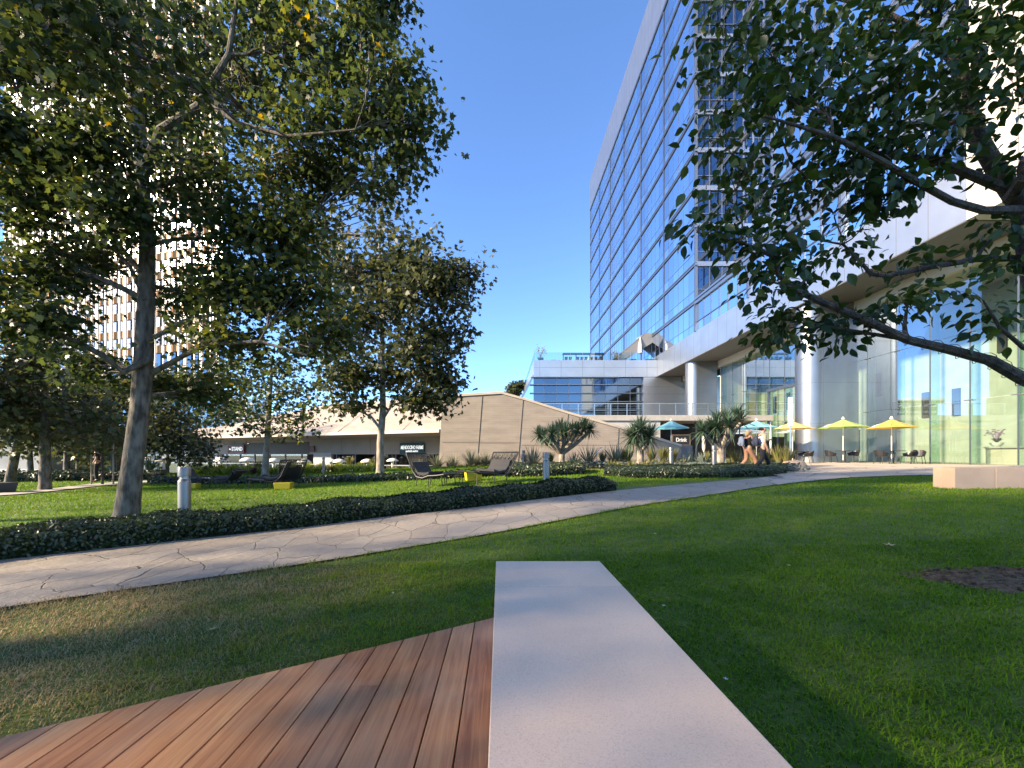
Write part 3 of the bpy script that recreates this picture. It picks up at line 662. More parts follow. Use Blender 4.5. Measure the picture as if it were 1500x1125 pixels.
# ---- terrace building (faces the viewer, y = 52.2)
YW = 52.2
tb = empty('terrace_building', (12, YW, 0), 'low grey clad building with dark louvred glass front and roof terrace beside the tower', 'building')
xl = P(782, 540, YW).x; xr = XT
m = MB(); m.box((xl, YW, 11.6), (xr-.01, YW+.35, 13.8)); m.box((xl, YW+.35, 11.6), (xl+.35, 90, 13.8)); m.box((xl+.3, YW+.35, 11.62), (xr, 90, 13.55)); m.build('parapet', M['panel'], tb, True)
m = MB(); x = xl+.75
while x < xr-.3: m.box((x, YW-.006, 11.61), (x+.03, YW+.05, 13.79)); x += 2.83
m.box((xl, YW-.004, 12.82), (xr-.02, YW+.05, 12.85)); m.build('parapet_joints', M['panel_gap'], tb, True)
m = MB(); gxr = P(943, 560, YW).x
n = 9; xs_ = [xl-.25+(gxr-xl+.25)*i/n for i in range(n+1)]
for a, b in zip(xs_, xs_[1:]): m.add([(a+.02, YW+.5+random.uniform(-.01,.01), 3), (b-.02, YW+.5+random.uniform(-.01,.01), 3), (b-.02, YW+.5, 11.6), (a+.02, YW+.5, 11.6)], [(0,1,2,3)])
w = m.build('window', M['darkglass'], tb, True)
m = MB()
for i in range(7): m.box((xl-.5, YW+.12, 10.55-i*1.12), (gxr, YW+.3, 10.66-i*1.12))
for x in xs_[1:]: m.box((x-.03, YW+.42, 3), (x+.03, YW+.55, 11.6))
m.build('louvres', M['mull'], w, True)
m = MB(); xa, xb = xl-.35, P(763, 583, YW).x
m.slab([(xl-.1, YW+.3, 11.9), (xb-.2, YW+.3, 8.6), (xb-1.3, YW+.3, 4), (xb-1.0, YW+.3, 4), (xb+.15, YW+.3, 8.6), (xl+.15, YW+.3, 11.9)], (0, .25, 0)); m.box((xl-.4,YW,11.55),(xr-5,YW+.4,11.62)); m.build('slanted_edge', M['silver'], tb, True)
m = MB(); m.slab([(xl, YW+.5, 11.6), (xb-.1, YW+.5, 8.6), (xb-1.2, YW+.5, 3), (xl, YW+.5, 3)], (0, 30, 0)); m.build('side_window', M['blueglass'], tb, True)
m = MB(); m.box((gxr, YW+.1, 3), (xr+13, YW+.6, 11.65)); m.build('wall', M['panel'], tb, True)
m = MB()
for i in range(8): m.box((gxr+.02, YW+.094, 4.6+i*.95), (xr+3.9, YW+.15, 4.62+i*.95))
m.build('wall_joints', M['panel_gap'], tb, True)
# roof terrace balustrade
m = MB()
for i in range(10):
    a = xl+.1+(xr-xl-.4)*i/10; m.box((a+.03, YW+.1, 13.82), (a+(xr-xl-.4)/10-.03, YW+.115, 14.85))
for i in range(6): m.box((xl+.08, YW+.2+i*3, 13.82), (xl+.095, YW+3.1+i*3, 14.85))
b_ = m.build('balustrade_glass', M['glassrail'], tb, True)
m = MB(); 
for i in range(11): a = xl+.1+(xr-xl-.4)*i/10; m.box((a-.02, YW+.09, 13.8), (a+.02, YW+.13, 14.9))
m.build('posts', M['steel'], b_, True)
# ---- raised walkway deck in front of the columns (y = 34.8)
YD = 34.8
dk2 = empty('raised_walkway', (16, YD, 0), 'raised walkway slab with a thin steel railing above the dark cafe', 'walkway')
xd1 = P(1155, 610, YD).x
zt, zb2 = P(0, 608, YD).z, P(0, 616, YD).z
m = MB(); m.box((2, YD, zb2), (24.0, 52.2, zt)); m.build('slab', M['concrete'], dk2, True)
M['greywall'] = mat('grey_render', (.45,.44,.42), .8, 0, .05, 2)
m = MB(); m.box((3, YD+.12, .2), (P(968,0,YD).x, YD+.5, zb2-.004)); m.build('wall', M['greywall'], dk2, True)
rl = MB(); zt1 = P(0, 591.5, YD).z; x = 4.0; rp = 23.9
while x < rp+.1: rl.box((x-.03, YD+.05, zt), (x+.03, YD+.13, zt1)); x += 1.43
rl.box((3.9, YD+.04, zt1), (rp, YD+.14, zt1+.05)); 
r_ = rl.build('railing', M['steel'], dk2, True)
m = MB(); 
for k in range(4): m.tube([(3.9, YD+.09, zt+.2+.2*k), (rp, YD+.09, zt+.2+.2*k)], .008, 4)
m.build('railing_wires', M['steel'], r_, True)
# ---- cafe under the walkway
cf = empty('cafe', (16, 38, .7), 'dark recessed cafe counter under the raised walkway with brown boards', 'cafe')
m = MB(); m.box((P(968,0,YD).x, 38.4, .4), (24.0, 38.8, zb2-.01)); m.build('back_wall', M['interior_dark'], cf, True)
M['brownboard'] = mat('brown_boards', (.10,.07,.05), .7, 0, .3, 2)
m = MB()
for a, b, z0, z1 in ((985,1012,638,672),(1098,1128,646,674),(1132,1150,640,675)):
    pa, pb = P(a, z1, 37.4), P(b, z0, 37.4); m.box((pa.x, 37.4, .6), (pb.x, 37.5, pb.z))
m.build('counter_boards', M['brownboard'], cf, True)
for u in (1020, 1062, 1096, 1130, 1152): m = MB(); q = P(u, 0, 36.5); m.box((q.x-.08, 36.5, .6), (q.x+.08, 36.66, zb2-.01)); m.build('post', M['mull'], cf, True)
m = MB(); pa, pb = P(1098, 627, 36.4), P(1182, 632, 36.4); m.box((pa.x, 36.4, pb.z), (24, 36.5, pa.z)); m.build('sign_band', mat('navy_band', (.02,.03,.05), .6), cf, True)
m = MB(); m.box((P(968,0,YD).x+.1, YD+.3, .5), (24.0, 38.4, .9)); m.build('floor', M['concrete'], cf, True)
def text(s, size, mt, name='lettering', parent=None, loc=(0,0,0), rot=(math.pi/2,0,0), width=None, extr=.01, bold=0, shear=0):
    cu = bpy.data.curves.new(name, 'FONT'); cu.body = s; cu.size = size; cu.extrude = extr; cu.align_x = 'CENTER'; cu.align_y = 'CENTER'; cu.offset = bold; cu.shear = shear; cu.resolution_u = 3
    ob = bpy.data.objects.new('tmp', cu); C.objects.link(ob); bpy.context.view_layer.update()
    me = bpy.data.meshes.new_from_object(ob.evaluated_get(bpy.context.evaluated_depsgraph_get())); bpy.data.objects.remove(ob)
    if width:
        xs = [v.co.x for v in me.vertices]; k = width/(max(xs)-min(xs))
        for v in me.vertices: v.co.x *= k
    o = bpy.data.objects.new(name, me); C.objects.link(o); me.materials.clear(); me.materials.append(mt); o.rotation_euler = rot
    if parent is not None: o.parent = parent; o.location = Vector(loc)-wloc(parent)
    else: o.location = loc
    return o
M['letter'] = emit('lit_white_letters', (.9,.92,.9), .18)
M['chalk'] = mat('chalk_white', (.7,.7,.7), .7)
def sign(name, u0, v0, u1, v1, Y, mt, label, lines, frame=None, ang=0):
    a, b = P(u0, v1, Y), P(u1, v0, Y); c = (a+b)/2; w, h = b.x-a.x, b.z-a.z
    r = empty(name, (c.x, Y, a.z), label, 'sign', rz=ang)
    m = MB(); m.box((-w/2, 0, 0), (w/2, .08, h)); m.build('board', mt, r)
    if frame:
        m = MB(); t = .09
        m.box((-w/2-t, -.03, -t), (w/2+t, .06, 0)); m.box((-w/2-t, -.03, h), (w/2+t, .06, h+t)); m.box((-w/2-t, -.03, 0), (-w/2, .06, h)); m.box((w/2, -.03, 0), (w/2+t, .06, h)); m.build('frame', frame, r)
    for s, fx, fz, fs, fw, mt2 in lines:
        o = text(s, fs*h, mt2, parent=None, width=fw*w, bold=.01, extr=.01); o.parent = r; o.location = (fx*w, -.012, fz*h)
    return r
s_ = sign('drink_sign', 986, 638, 1010, 651, 34.0, M['black'], 'black board reading Drink by the blue umbrella', [('Drink', 0, .5, .62, .66, M['chalk'])], M['brownboard'])
m = MB(); m.box((-.6, .01, -1.5), (-.52, .07, 0)); m.box((.52, .01, -1.5), (.6, .07, 0)); m.build('leg', M['black'], s_)
# ================================================================ stone building on the left with the shop terrace
def stonemat(name, c1, c2, grooves=True):
    m = mat(name, c1, .85); t, b = nodes(m); N = t.nodes; Lk = t.links
    ge = N.new('ShaderNodeNewGeometry'); sp = N.new('ShaderNodeSeparateXYZ'); Lk.new(ge.outputs['Position'], sp.inputs[0])
    cb = N.new('ShaderNodeCombineXYZ'); Lk.new(sp.outputs[0], cb.inputs[0]); Lk.new(sp.outputs[2], cb.inputs[1])
    br = N.new('ShaderNodeTexBrick'); br.inputs['Scale'].default_value = 1; br.inputs['Brick Width'].default_value = .95; br.inputs['Row Height'].default_value = .145; br.inputs['Mortar Size'].default_value = .012
    br.inputs['Color1'].default_value = (*c1,1); br.inputs['Color2'].default_value = (*c2,1); br.inputs['Mortar'].default_value = (*[c*.9 for c in c1],1); Lk.new(cb.outputs[0], br.inputs['Vector'])
    n = N.new('ShaderNodeTexNoise'); n.inputs['Scale'].default_value = 1.1; n.inputs['Detail'].default_value = 6; mp = N.new('ShaderNodeMapping'); mp.inputs['Scale'].default_value = (.5,.5,2.2); Lk.new(ge.outputs['Position'], mp.inputs[0]); Lk.new(mp.outputs[0], n.inputs['Vector'])
    mr = N.new('ShaderNodeMapRange'); mr.inputs[1].default_value = .3; mr.inputs[2].default_value = .7; mr.inputs[3].default_value = .84; mr.inputs[4].default_value = 1.12; Lk.new(n.outputs[0], mr.inputs[0])
    sc = N.new('ShaderNodeVectorMath'); sc.operation = 'SCALE'; Lk.new(br.outputs[0], sc.inputs[0]); Lk.new(mr.outputs[0], sc.inputs['Scale']); Lk.new(sc.outputs[0], b.inputs['Base Color'])
    wv = N.new('ShaderNodeTexWave'); wv.bands_direction = 'DIAGONAL'; wv.inputs['Scale'].default_value = .55; wv.inputs['Distortion'].default_value = 5; wv.inputs['Detail'].default_value = 2; Lk.new(ge.outputs['Position'], wv.inputs['Vector'])
    ad = N.new('ShaderNodeMath'); ad.operation = 'MULTIPLY_ADD'; ad.inputs[1].default_value = .3; Lk.new(wv.outputs[1], ad.inputs[0]); mm = N.new('ShaderNodeMath'); mm.operation = 'MULTIPLY'; mm.inputs[1].default_value = -.6; Lk.new(br.outputs['Fac'], mm.inputs[0]); Lk.new(mm.outputs[0], ad.inputs[2])
    bp = N.new('ShaderNodeBump'); bp.inputs['Strength'].default_value = .3; bp.inputs['Distance'].default_value = .03; Lk.new(ad.outputs[0], bp.inputs['Height']); Lk.new(bp.outputs[0], b.inputs['Normal'])
    return m
M['stone'] = stonemat('beige_stone', (.305,.265,.225), (.325,.28,.235)); M['joint'] = mat('stone_joint', (.19,.165,.14), .9)
YS = 31.0
sb = empty('stone_building', (0, YS+4, 0), 'beige stone building with angular sloping walls and a long recessed shopfront', 'building')
prof = [(648,582.5),(684,579.5),(734,576.5),(769,586),(832,605.8),(906,626.5),(998,654)]
pts = [P(641, 712, YS)]+[P(u, v, YS) for u, v in prof]+[P(998, 706, YS)]
m = MB(); m.slab(pts[::-1], (0, 1.4, 0)); m.build('wall', M['stone'], sb, True)
m = MB()
for (a, b) in zip(prof, prof[1:]):
    p, q = P(*a, YS), P(*b, YS); m.slab([p+Vector((0,-.07,-.02)), q+Vector((0,-.07,-.02)), q+Vector((0,-.07,.16)), p+Vector((0,-.07,.16))], (0, 1.6, 0))
m.build('coping', mat('coping_stone', (.50,.43,.35), .8, 0, .06, 2), sb, True)
m = MB()
for (a, b) in (((706.5,580),(697,700)),((766,586),(757,700)),((832,607),(827,652)),((648,648),(700,648)),((703,648.5),(761,648.5)),((764,652),(830,652)),((832,652),(905,652)),((906,628),(903,700))):
    m.beam(P(*a, YS-.003), P(*b, YS-.003), .02 if a[1] != b[1] else .02, .05)
m.build('stone_joints', M['joint'], sb, True)
# end pier + low grey wall to the right of the wall
m = MB(); m.box((P(996.5,0,YS).x+.02, YS+.2, .3), (P(1016,0,YS).x, YS+.5, P(0,652.5,YS).z)); m.build('end_wall', mat('dark_grey_wall', (.16,.16,.17), .7), sb, True)
# sloping stone roof above the shops with overhanging fascia, running back to the left
def shopline(u):
    t = (u-643)/(280-643); A = P(643, 635, YS); B = Vector((-33.9, 43.4, 3.1)); return A.lerp(B, 0) if t == 0 else None
A_ = Vector((P(643,0,YS).x, YS+.1, 0)); B_ = Vector((-33.9, 43.4, 0)); dr = (B_-A_).normalized(); nb = Vector((-dr.y, dr.x, 0))
if nb.y < 0: nb = -nb
Llen = (B_-A_).length+22
def SP(s, back, z): p = A_+dr*s+nb*back; return Vector((p.x, p.y, z))
zf0 = 3.05; zf1 = 3.3
m = MB(); m.add([SP(0,0,zf1), SP(Llen,0,zf1), SP(Llen,7,5.2), SP(0,5.5,5.75), SP(0,.8,5.7)], [(0,1,2,3,4)])
m = MB(); ridge = [SP(0, 5, P(648,583,36).z), SP(8, 5, P(548,588,41).z*.98), SP(17, 6, 6.9), SP(26, 6.5, 6.2), SP(35, 6, 5.0), SP(Llen, 5, 4.2)]
eave = [SP(0,0,zf1), SP(8,0,zf1), SP(17,0,zf1), SP(26,0,zf1), SP(35,0,zf1), SP(Llen,0,zf1)]
k = len(eave); m.add(eave+ridge, [(i, k+i, k+i+1, i+1) for i in range(k-1)]); o = m.build('roof', M['stone'], sb, True)
m = MB(); 
for s in (3.5, 10.5, 18, 25.5, 33):
    i = min(int(s/8.8), 4); q0 = SP(s, -.005, zf1+.01)
    rr = [8*j if j == 1 else s for j in (0,)]
    for j in range(k-1):
        s0 = (eave[j]-SP(0,0,zf1)).length; s1 = (eave[j+1]-SP(0,0,zf1)).length
        if s0 <= s <= s1:
            t = (s-s0)/(s1-s0); q1 = ridge[j].lerp(ridge[j+1], t); m.beam(q0+Vector((0,0,.01)), q1+Vector((0,-.0,.01)), .04, .03)
m.build('roof_joints', M['joint'], sb, True)
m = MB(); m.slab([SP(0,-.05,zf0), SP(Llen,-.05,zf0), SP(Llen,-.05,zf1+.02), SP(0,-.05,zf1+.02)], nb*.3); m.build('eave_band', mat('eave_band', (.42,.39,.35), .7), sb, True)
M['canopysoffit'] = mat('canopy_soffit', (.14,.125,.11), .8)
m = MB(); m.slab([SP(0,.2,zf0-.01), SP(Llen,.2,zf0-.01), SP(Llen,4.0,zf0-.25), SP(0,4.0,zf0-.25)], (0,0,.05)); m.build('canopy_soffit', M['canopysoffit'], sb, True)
M['signband'] = mat('beige_sign_band', (.27,.245,.21), .7, 0, .06, 1)
m = MB(); m.slab([SP(0,3,1.35), SP(Llen,3,1.35), SP(Llen,3,2.9), SP(0,3,2.9)], nb*.3); m.build('sign_band', M['signband'], sb, True)
m = MB()
for s in (4.6, 9.4, 13, 17.5, 29, 33.5): m.slab([SP(s,2.993,1.36), SP(s+.04,2.993,1.36), SP(s+.04,2.993,2.89), SP(s,2.993,2.89)], nb*.05)
m.build('band_joints', M['joint'], sb, True)
m = MB(); m.slab([SP(17.3,2.98,1.42), SP(27.6,2.98,1.42), SP(27.6,2.98,2.62), SP(17.3,2.98,2.62)], nb*.1); m.build('dark_fascia', mat('dark_fascia', (.05,.045,.042), .6, 0, .1, 3, stretch=(6,6,1)), sb, True)
m = MB(); m.slab([SP(0,4.4,-1.2), SP(Llen,4.4,-1.2), SP(Llen,4.4,1.4), SP(0,4.4,1.4)], nb*.2); m.build('shop_interior', M['interior_dark'], sb, True)
M['shopglass'] = glass('shop_glass', (.35,.36,.35), .05, base=(.35,.38,.42))
s = 1.8
gm_ = MB(); fm_ = MB()
while s < Llen-2:
    gm_.add([SP(s,3.2,-1.15), SP(s+2.3,3.2,-1.15), SP(s+2.3,3.2,1.35), SP(s,3.2,1.35)], [(0,1,2,3)])
    fm_.beam(SP(s,3.15,-1.2), SP(s,3.15,1.36), .07); fm_.beam(SP(s,3.15,.35), SP(s+2.3,3.15,.35), .05); s += 2.4
w = gm_.build('shop_window', M['shopglass'], sb, True); fm_.build('frames', M['mull'], w, True)
M['pierpale'] = mat('pale_pier', (.40,.39,.36), .7)
for s, w_ in ((14.3, 2.4),(0, 1.8),(31.5, .8)): m = MB(); m.slab([SP(s,2.95,-1.2), SP(s+w_,2.95,-1.2), SP(s+w_,2.95,1.5), SP(s,2.95,1.5)], nb*.3); m.build('wall_pier', M['pierpale'], sb, True)
m = MB(); m.slab([SP(0,-2.6,-1.22), SP(Llen,-2.6,-1.22), SP(Llen,4.4,-1.22), SP(0,4.4,-1.22)], (0,0,.06)); tag(m.build('shop_terrace', M['concrete']), kind='structure')
m = MB(); rg = random.Random(3)
for i in range(90):
    s = rg.uniform(1.9, Llen-3); w_ = rg.uniform(.15, .7); z = rg.choice((-1.1, -.4, .2, .7)); m.slab([SP(s,4.3,z), SP(s+w_,4.3,z), SP(s+w_,4.3,z+rg.uniform(.2,.8)), SP(s,4.3,z+rg.uniform(.2,.8))], nb*.05)
m.build('shop_fittings', mat('shop_fittings', (.22,.16,.11), .7, col2=(.08,.07,.07), vscale=1.1), sb, True)
m = MB(); m.slab([SP(8.5,3.1,-1.1), SP(12.3,3.1,-1.1), SP(12.3,3.1,.15), SP(8.5,3.1,.15)], nb*.05); m.build('blue_window_poster', mat('pale_blue_panel', (.35,.55,.75), .3), sb, True)
ang = math.atan2(-dr.y, -dr.x)
def shopsign(name, s0, s1, z0, z1, mt, label, lines, frame=None, off=2.85):
    c = SP((s0+s1)/2, off, z0); r = empty(name, c, label, 'sign', rz=ang); w = s1-s0; h = z1-z0
    m = MB(); m.box((-w/2, 0, 0), (w/2, .1, h)); m.build('board', mt, r)
    if frame:
        m = MB(); t = .12
        m.box((-w/2-t, -.04, -t), (w/2+t, .08, 0)); m.box((-w/2-t, -.04, h), (w/2+t, .08, h+t)); m.box((-w/2-t, -.04, 0), (-w/2, .08, h)); m.box((w/2, -.04, 0), (w/2+t, .08, h)); m.build('frame', frame, r)
    for s, fx, fz, fs, fw, mt2, shr in lines:
        o = text(s, fs*h, mt2, width=fw*w, bold=.012, extr=.012, shear=shr); o.parent = r; o.location = (fx*w, -.014, fz*h)
def s_at(u):                       # distance along the shopfront seen at photo column u
    lo, hi = 0, Llen
    for _ in range(40):
        mid = (lo+hi)/2; p = SP(mid, 2.9, 0)
        if U0+F*p.x/p.y > u: lo = mid
        else: hi = mid
    return lo
a, b = s_at(622), s_at(586)
shopsign('green_shop_sign', a, b, P(0,666,SP(a,2.9,0).y).z, P(0,648.5,SP(a,2.9,0).y).z, mat('deep_teal_board', (.02,.06,.06), .5), 'dark teal shop sign with white lit lettering under the eave beside the stone wall',
         [('MENDOCINO FARMS', 0, .60, .42, .92, M['letter'], .2), ('sandwich market', 0, .30, .22, .5, M['letter'], 0)])
a, b = s_at(357), s_at(336); yy = SP(a, 2.9, 0).y
shopsign('red_framed_shop_sign', a, b, P(0,662,yy).z, P(0,653.5,yy).z, mat('dark_sign_board', (.03,.02,.02), .5), 'red framed shop sign with STAND in white, left end of the shopfront',
         [('STAND', .08, .5, .95, .74, M['letter'], 0), ('the', -.41, .5, .4, .14, M['letter'], 0)], mat('red_frame', (.20,.025,.02), .5))
a, b = s_at(461), s_at(454); yy = SP(a, 2.9, 0).y
shopsign('small_red_blade_sign', a, b, P(0,662,yy).z, P(0,653,yy).z, mat('maroon_board', (.10,.015,.015), .5), 'small square maroon sign in the middle of the beige shop band', [])
# terrace glass balustrade
gb = empty('terrace_balustrade', tuple(SP(16, -2.6, -1.2)), 'glass balustrade with thin posts around the sunken shop terrace', 'balustrade')
m = MB(); q = MB(); s = 1.0
while s < Llen-4:
    m.add([SP(s,-2.6,-1.15), SP(s+1.9,-2.6,-1.15), SP(s+1.9,-2.6,.45), SP(s,-2.6,.45)], [(0,1,2,3)]); q.beam(SP(s-.03,-2.6,-1.2), SP(s-.03,-2.6,.5), .06); s += 2
q.beam(SP(1,-2.6,.48), SP(Llen-3,-2.6,.48), .04)
m.build('glass', M['glassrail'], gb, True); q.build('posts', M['steel'], gb, True)
# ================================================================ far left tower
M['towerwhite'] = mat('white_tower_fin', (.74,.74,.73), .5); M['towertan'] = mat('orange_tan_spandrel', (.50,.27,.11), .7, 0, .12, .4); M['towerglass'] = mirror('tower_window', (.36,.36,.36), .2)
tl = empty('white_finned_tower', (-75, 82, 0), 'tall white finned tower with orange tan bands behind the left trees', 'building')
R0 = P(322, 0, 72); R0.z = 0; d = Vector((-.966, .259, 0)); nf = Vector((-.259, -.966, 0)); LT = 62.0
def TP(s, o_, z): p = R0+d*s+nf*o_; return Vector((p.x, p.y, z))
zb0 = P(0, 547, 76).z
e0_, e1_ = TP(0,-.8,0), TP(LT,-.8,0); ap = e0_*1.42+Vector((-6,0,0)); m = MB(); m.prism([(e0_.x,e0_.y),(e1_.x,e1_.y),(ap.x-30,ap.y),(ap.x,ap.y)], 0, 118); m.build('core', M['interior_dark'], tl, True)
nfl = 27; fh = (118-zb0-5)/nfl
for k in range(nfl):
    z = zb0+4+k*fh
    m = MB(); m.slab([TP(0,-.3,z), TP(LT,-.3,z), TP(LT,-.3,z+fh*.42), TP(0,-.3,z+fh*.42)], -nf*.3); m.build('spandrel', M['towertan'], tl, True)
    m = MB(); m.slab([TP(0,-.5,z+fh*.42), TP(LT,-.5,z+fh*.42), TP(LT,-.5,z+fh), TP(0,-.5,z+fh)], -nf*.2); m.build('window_row', M['towerglass'], tl, True)
s = .3; i = 0
while s < LT:
    w_ = .62 if i % 2 == 0 else .22; m = MB(); m.slab([TP(s-w_/2,.25 if i%2==0 else 0,zb0-3), TP(s+w_/2,.25 if i%2==0 else 0,zb0-3), TP(s+w_/2,.25 if i%2==0 else 0,118), TP(s-w_/2,.25 if i%2==0 else 0,118)], -nf*.3); m.build('fin', M['towerwhite'], tl, True)
    s += 1.95; i += 1
# lower: glass lobby base, dark
m = MB(); m.slab([TP(0,-.6,0), TP(LT,-.6,0), TP(LT,-.6,zb0+4), TP(0,-.6,zb0+4)], -nf*.2); m.build('base_glass', M['darkglass'], tl, True)
# white apartment block reflected in the lobby glass
ab = empty('white_apartment_block', (-150, 205, 0), 'distant white block with rows of balconies behind the trees', 'building')
m = MB(); m.box((-175, 200, 0), (-128, 220, 30)); m.build('walls', M['white'], ab, True)
m = MB()
for z in range(3, 29, 3):
    for k in range(9): m.box((-174+5*k, 199.4, z), (-170.6+5*k, 200.02, z+1.9))
m.build('windows', M['interior_dark'], ab, True)
# teal glass pavilion and low flat building at far left
tp = empty('teal_glass_pavilion', (-26, 23, 0), 'turquoise glass box pavilion behind the far left trees', 'pavilion')
a, b = P(76, 705, 30), P(115, 662, 30); m = MB(); m.box((a.x, 30, -.3), (b.x, 33, b.z)); m.build('glass_box', mat('teal_panel', (.10,.42,.42), .25), tp, True)
m = MB()
for f in (0, .33, .66, 1): x = a.x+(b.x-a.x)*f; m.box((x-.04, 29.94, -.3), (x+.04, 30.02, b.z+.05))
m.build('frame', M['white'], tp, True)
lb = empty('low_flat_building', (-35, 28, 0), 'low dark building with a white roof edge at the far left', 'building')
a, b = P(-260, 700, 27), P(68, 690, 27)
m = MB(); m.box((a.x, 27.3, -.2), (b.x, 31, 1.0+2.6)); m.build('walls', mat('grey_blue_wall', (.16,.18,.19), .6, 0, .2, .5), lb, True)
m = MB(); m.box((a.x, 26.4, P(0,691,27).z), (b.x, 27.4, P(0,687.5,27).z)); m.build('roof_edge', M['white'], lb, True)
m = MB()
for k in range(9): x = b.x-1.0-k*2.6; m.box((x-2.2, 27.24, -.1), (x, 27.31, P(0,691,27).z)); 
m.build('window', M['darkglass'], lb, True)
# red-brown shopfront panel and wall left of the big trunk
m = MB(); a, b = P(112, 700, 33), P(160, 664, 33); m.box((a.x, 33, -1), (b.x, 36, b.z)); o = m.build('maroon_shopfront', mat('maroon_wall', (.12,.04,.03), .7, 0, .3, .6)); tag(o, 'dark maroon shopfront wall to the right of the turquoise pavilion', 'building')
# ================================================================ trees
M['plane_leaf'] = leafmat('plane_leaf', [(0, (.022,.036,.014)), (.4, (.038,.058,.020)), (.78, (.062,.086,.025)), (.96, (.14,.15,.03)), (1, (.32,.24,.04))], .52, .42, .45)
M['plane_leaf_far'] = leafmat('plane_leaf_far', [(0, (.026,.036,.018)), (.5, (.048,.060,.025)), (.85, (.085,.095,.03)), (1, (.15,.13,.035))], .35, .5, .4)
M['pear_leaf'] = leafmat('pear_leaf', [(0, (.012,.028,.009)), (.5, (.024,.052,.013)), (.85, (.045,.08,.016)), (1, (.08,.12,.02))], .35, .42, .4)
MAPLE = [(0,-.05,0)]+[(x*1.05, y+.42, -.25*x*x-.12*(y+.1)**2) for x, y in [(.0,-.5),(.16,-.42),(.46,-.34),(.33,-.1),(.52,.12),(.22,.12),(0,.58),(-.22,.12),(-.52,.12),(-.33,-.1),(-.46,-.34),(-.16,-.42)]]
MAPLEF = [tuple(range(1, 13))]
MAPLE = [MAPLE[0]]+MAPLE[1:]
PEAR = [(0,0,0),(.19,.16,.07),(.30,.40,.10),(.25,.66,.06),(.09,.88,-.03),(0,1.04,-.10),(-.09,.88,-.03),(-.25,.66,.06),(-.30,.40,.10),(-.19,.16,.07),(0,.35,0),(0,.7,-.02)]
PEARF = [(0,1,2,10),(10,2,3,11),(11,3,4,5),(0,10,8,9),(10,11,7,8),(11,5,6,7)]
QUAD = [(0,-.5,0),(.34,0,.08),(0,.5,-.05),(-.34,0,.08)]
QUADF = [(0,1,2),(0,2,3)]
def smooth_path(a, b, n, wob, sag=0):
    a, b = Vector(a), Vector(b); L = (b-a).length; out = []
    w = Vector(RNG.normal(size=3)*wob*L); w2 = Vector(RNG.normal(size=3)*wob*L*.5)
    for i in range(n):
        t = i/(n-1); out.append(a.lerp(b, t)+w*math.sin(math.pi*t)+w2*math.sin(2*math.pi*t)+Vector((0,0,sag*L*4*t*(1-t))))
    return out
def tree(name, label, trunk, tr, blobs, leaf, nclu, nleaf, lm, bm, tmpl=(MAPLE, MAPLEF), limbs=(), spread=.42, group=None, tw_r=.02, droop=.3, trunk_n=12, cat='tree', seedoff=0):
    """trunk: world points with radii; blobs: (centre, (rx,ry,rz), weight) leafy masses; limbs: explicit (points, radii)"""
    base = Vector(trunk[0]); root = empty(name, (base.x, base.y, g(base.x, base.y)), label, cat, group)
    m = MB(); tp = [Vector(p) for p in trunk]
    fine = []; fr = []
    for i in range(len(tp)-1):
        for k in range(4): t = k/4; fine.append(tp[i].lerp(tp[i+1], t)); fr.append(tr[i]*(1-t)+tr[i+1]*t)
    fine.append(tp[-1]); fr.append(tr[-1])
    f0 = fine[0]
    fine = [f0-Vector((0,0,.2))]+fine; fr = [fr[0]*1.35]+fr; fr[1] *= 1.12
    m.tube(fine, fr, trunk_n); tk = m.build('trunk', bm, root, True, smooth=True)
    br = MB(); ends = [(Vector(p), r) for p, r in zip(fine[3:], fr[3:])]
    for pts, rr in limbs:
        rr = [q*.86 for q in rr]
        m2 = [Vector(p) for p in pts]; br.tube(m2, rr, 8); ends += [(p, r) for p, r in zip(m2[1:], rr[1:])]
    cpos = []; cw = []
    for c, r, w in blobs:
        c = Vector(c); r = Vector(r)
        cands = [(p, rr) for p, rr in ends if p.z < c.z+r.z*.4] or ends
        s, sr = min(cands, key=lambda e: (e[0]-c).length+.35*max(0, e[0].z-c.z+.5))
        limb = smooth_path(s, c, 6, .06, .04); r0 = min(sr*.7, .03+.018*(c-s).length)
        br.tube(limb, [r0*(1-.75*i/5) for i in range(6)], 6)
        n = max(4, int(nclu*w)); u = norm(RNG.normal(size=(n, 3)))*(RNG.random((n, 1))**.45); q = u*np.array([r.x, r.y, r.z])+np.array(c)
        for e in q:
            s2 = limb[RNG.integers(1, 6)]; L = (Vector(e)-s2).length
            if RNG.random() < .8: br.tube(smooth_path(s2, e, 4, .08, .03), [tw_r*.9, tw_r*.6, tw_r*.4, tw_r*.2], 3, False)
        cpos.append(q); cw.append(np.full(n, min(r.x, r.z)))
    br.build('branches', bm, tk, True, smooth=True)
    cp = np.concatenate(cpos); n = len(cp)*nleaf; ci = np.repeat(np.arange(len(cp)), nleaf)
    sz = spread*RNG.uniform(.6, 1.3, len(cp))
    off = np.clip(RNG.normal(size=(n, 3)), -1.7, 1.7)*np.array([1, 1, .62])*sz[ci][:, None]
    pos = cp[ci]+off
    o = norm(off); X, Y, Z = frames(n, o*.5+np.array([0, 0, .75]), .7)
    # leaf tip hangs outward and down
    tip = norm(o+np.array([0, 0, -droop-.2])+RNG.normal(size=(n, 3))*.5); Y = norm(tip-Z*np.sum(tip*Z, 1, keepdims=True)); X = np.cross(Y, Z)
    s = RNG.uniform(.55, 1.25, n)*leaf
    scatter('crown', tmpl[0][1:] if tmpl[0] is MAPLE else tmpl[0], [tuple(i-1 for i in MAPLEF[0])] if tmpl[0] is MAPLE else tmpl[1], pos, X, Y, Z, s, lm, root)
    return root
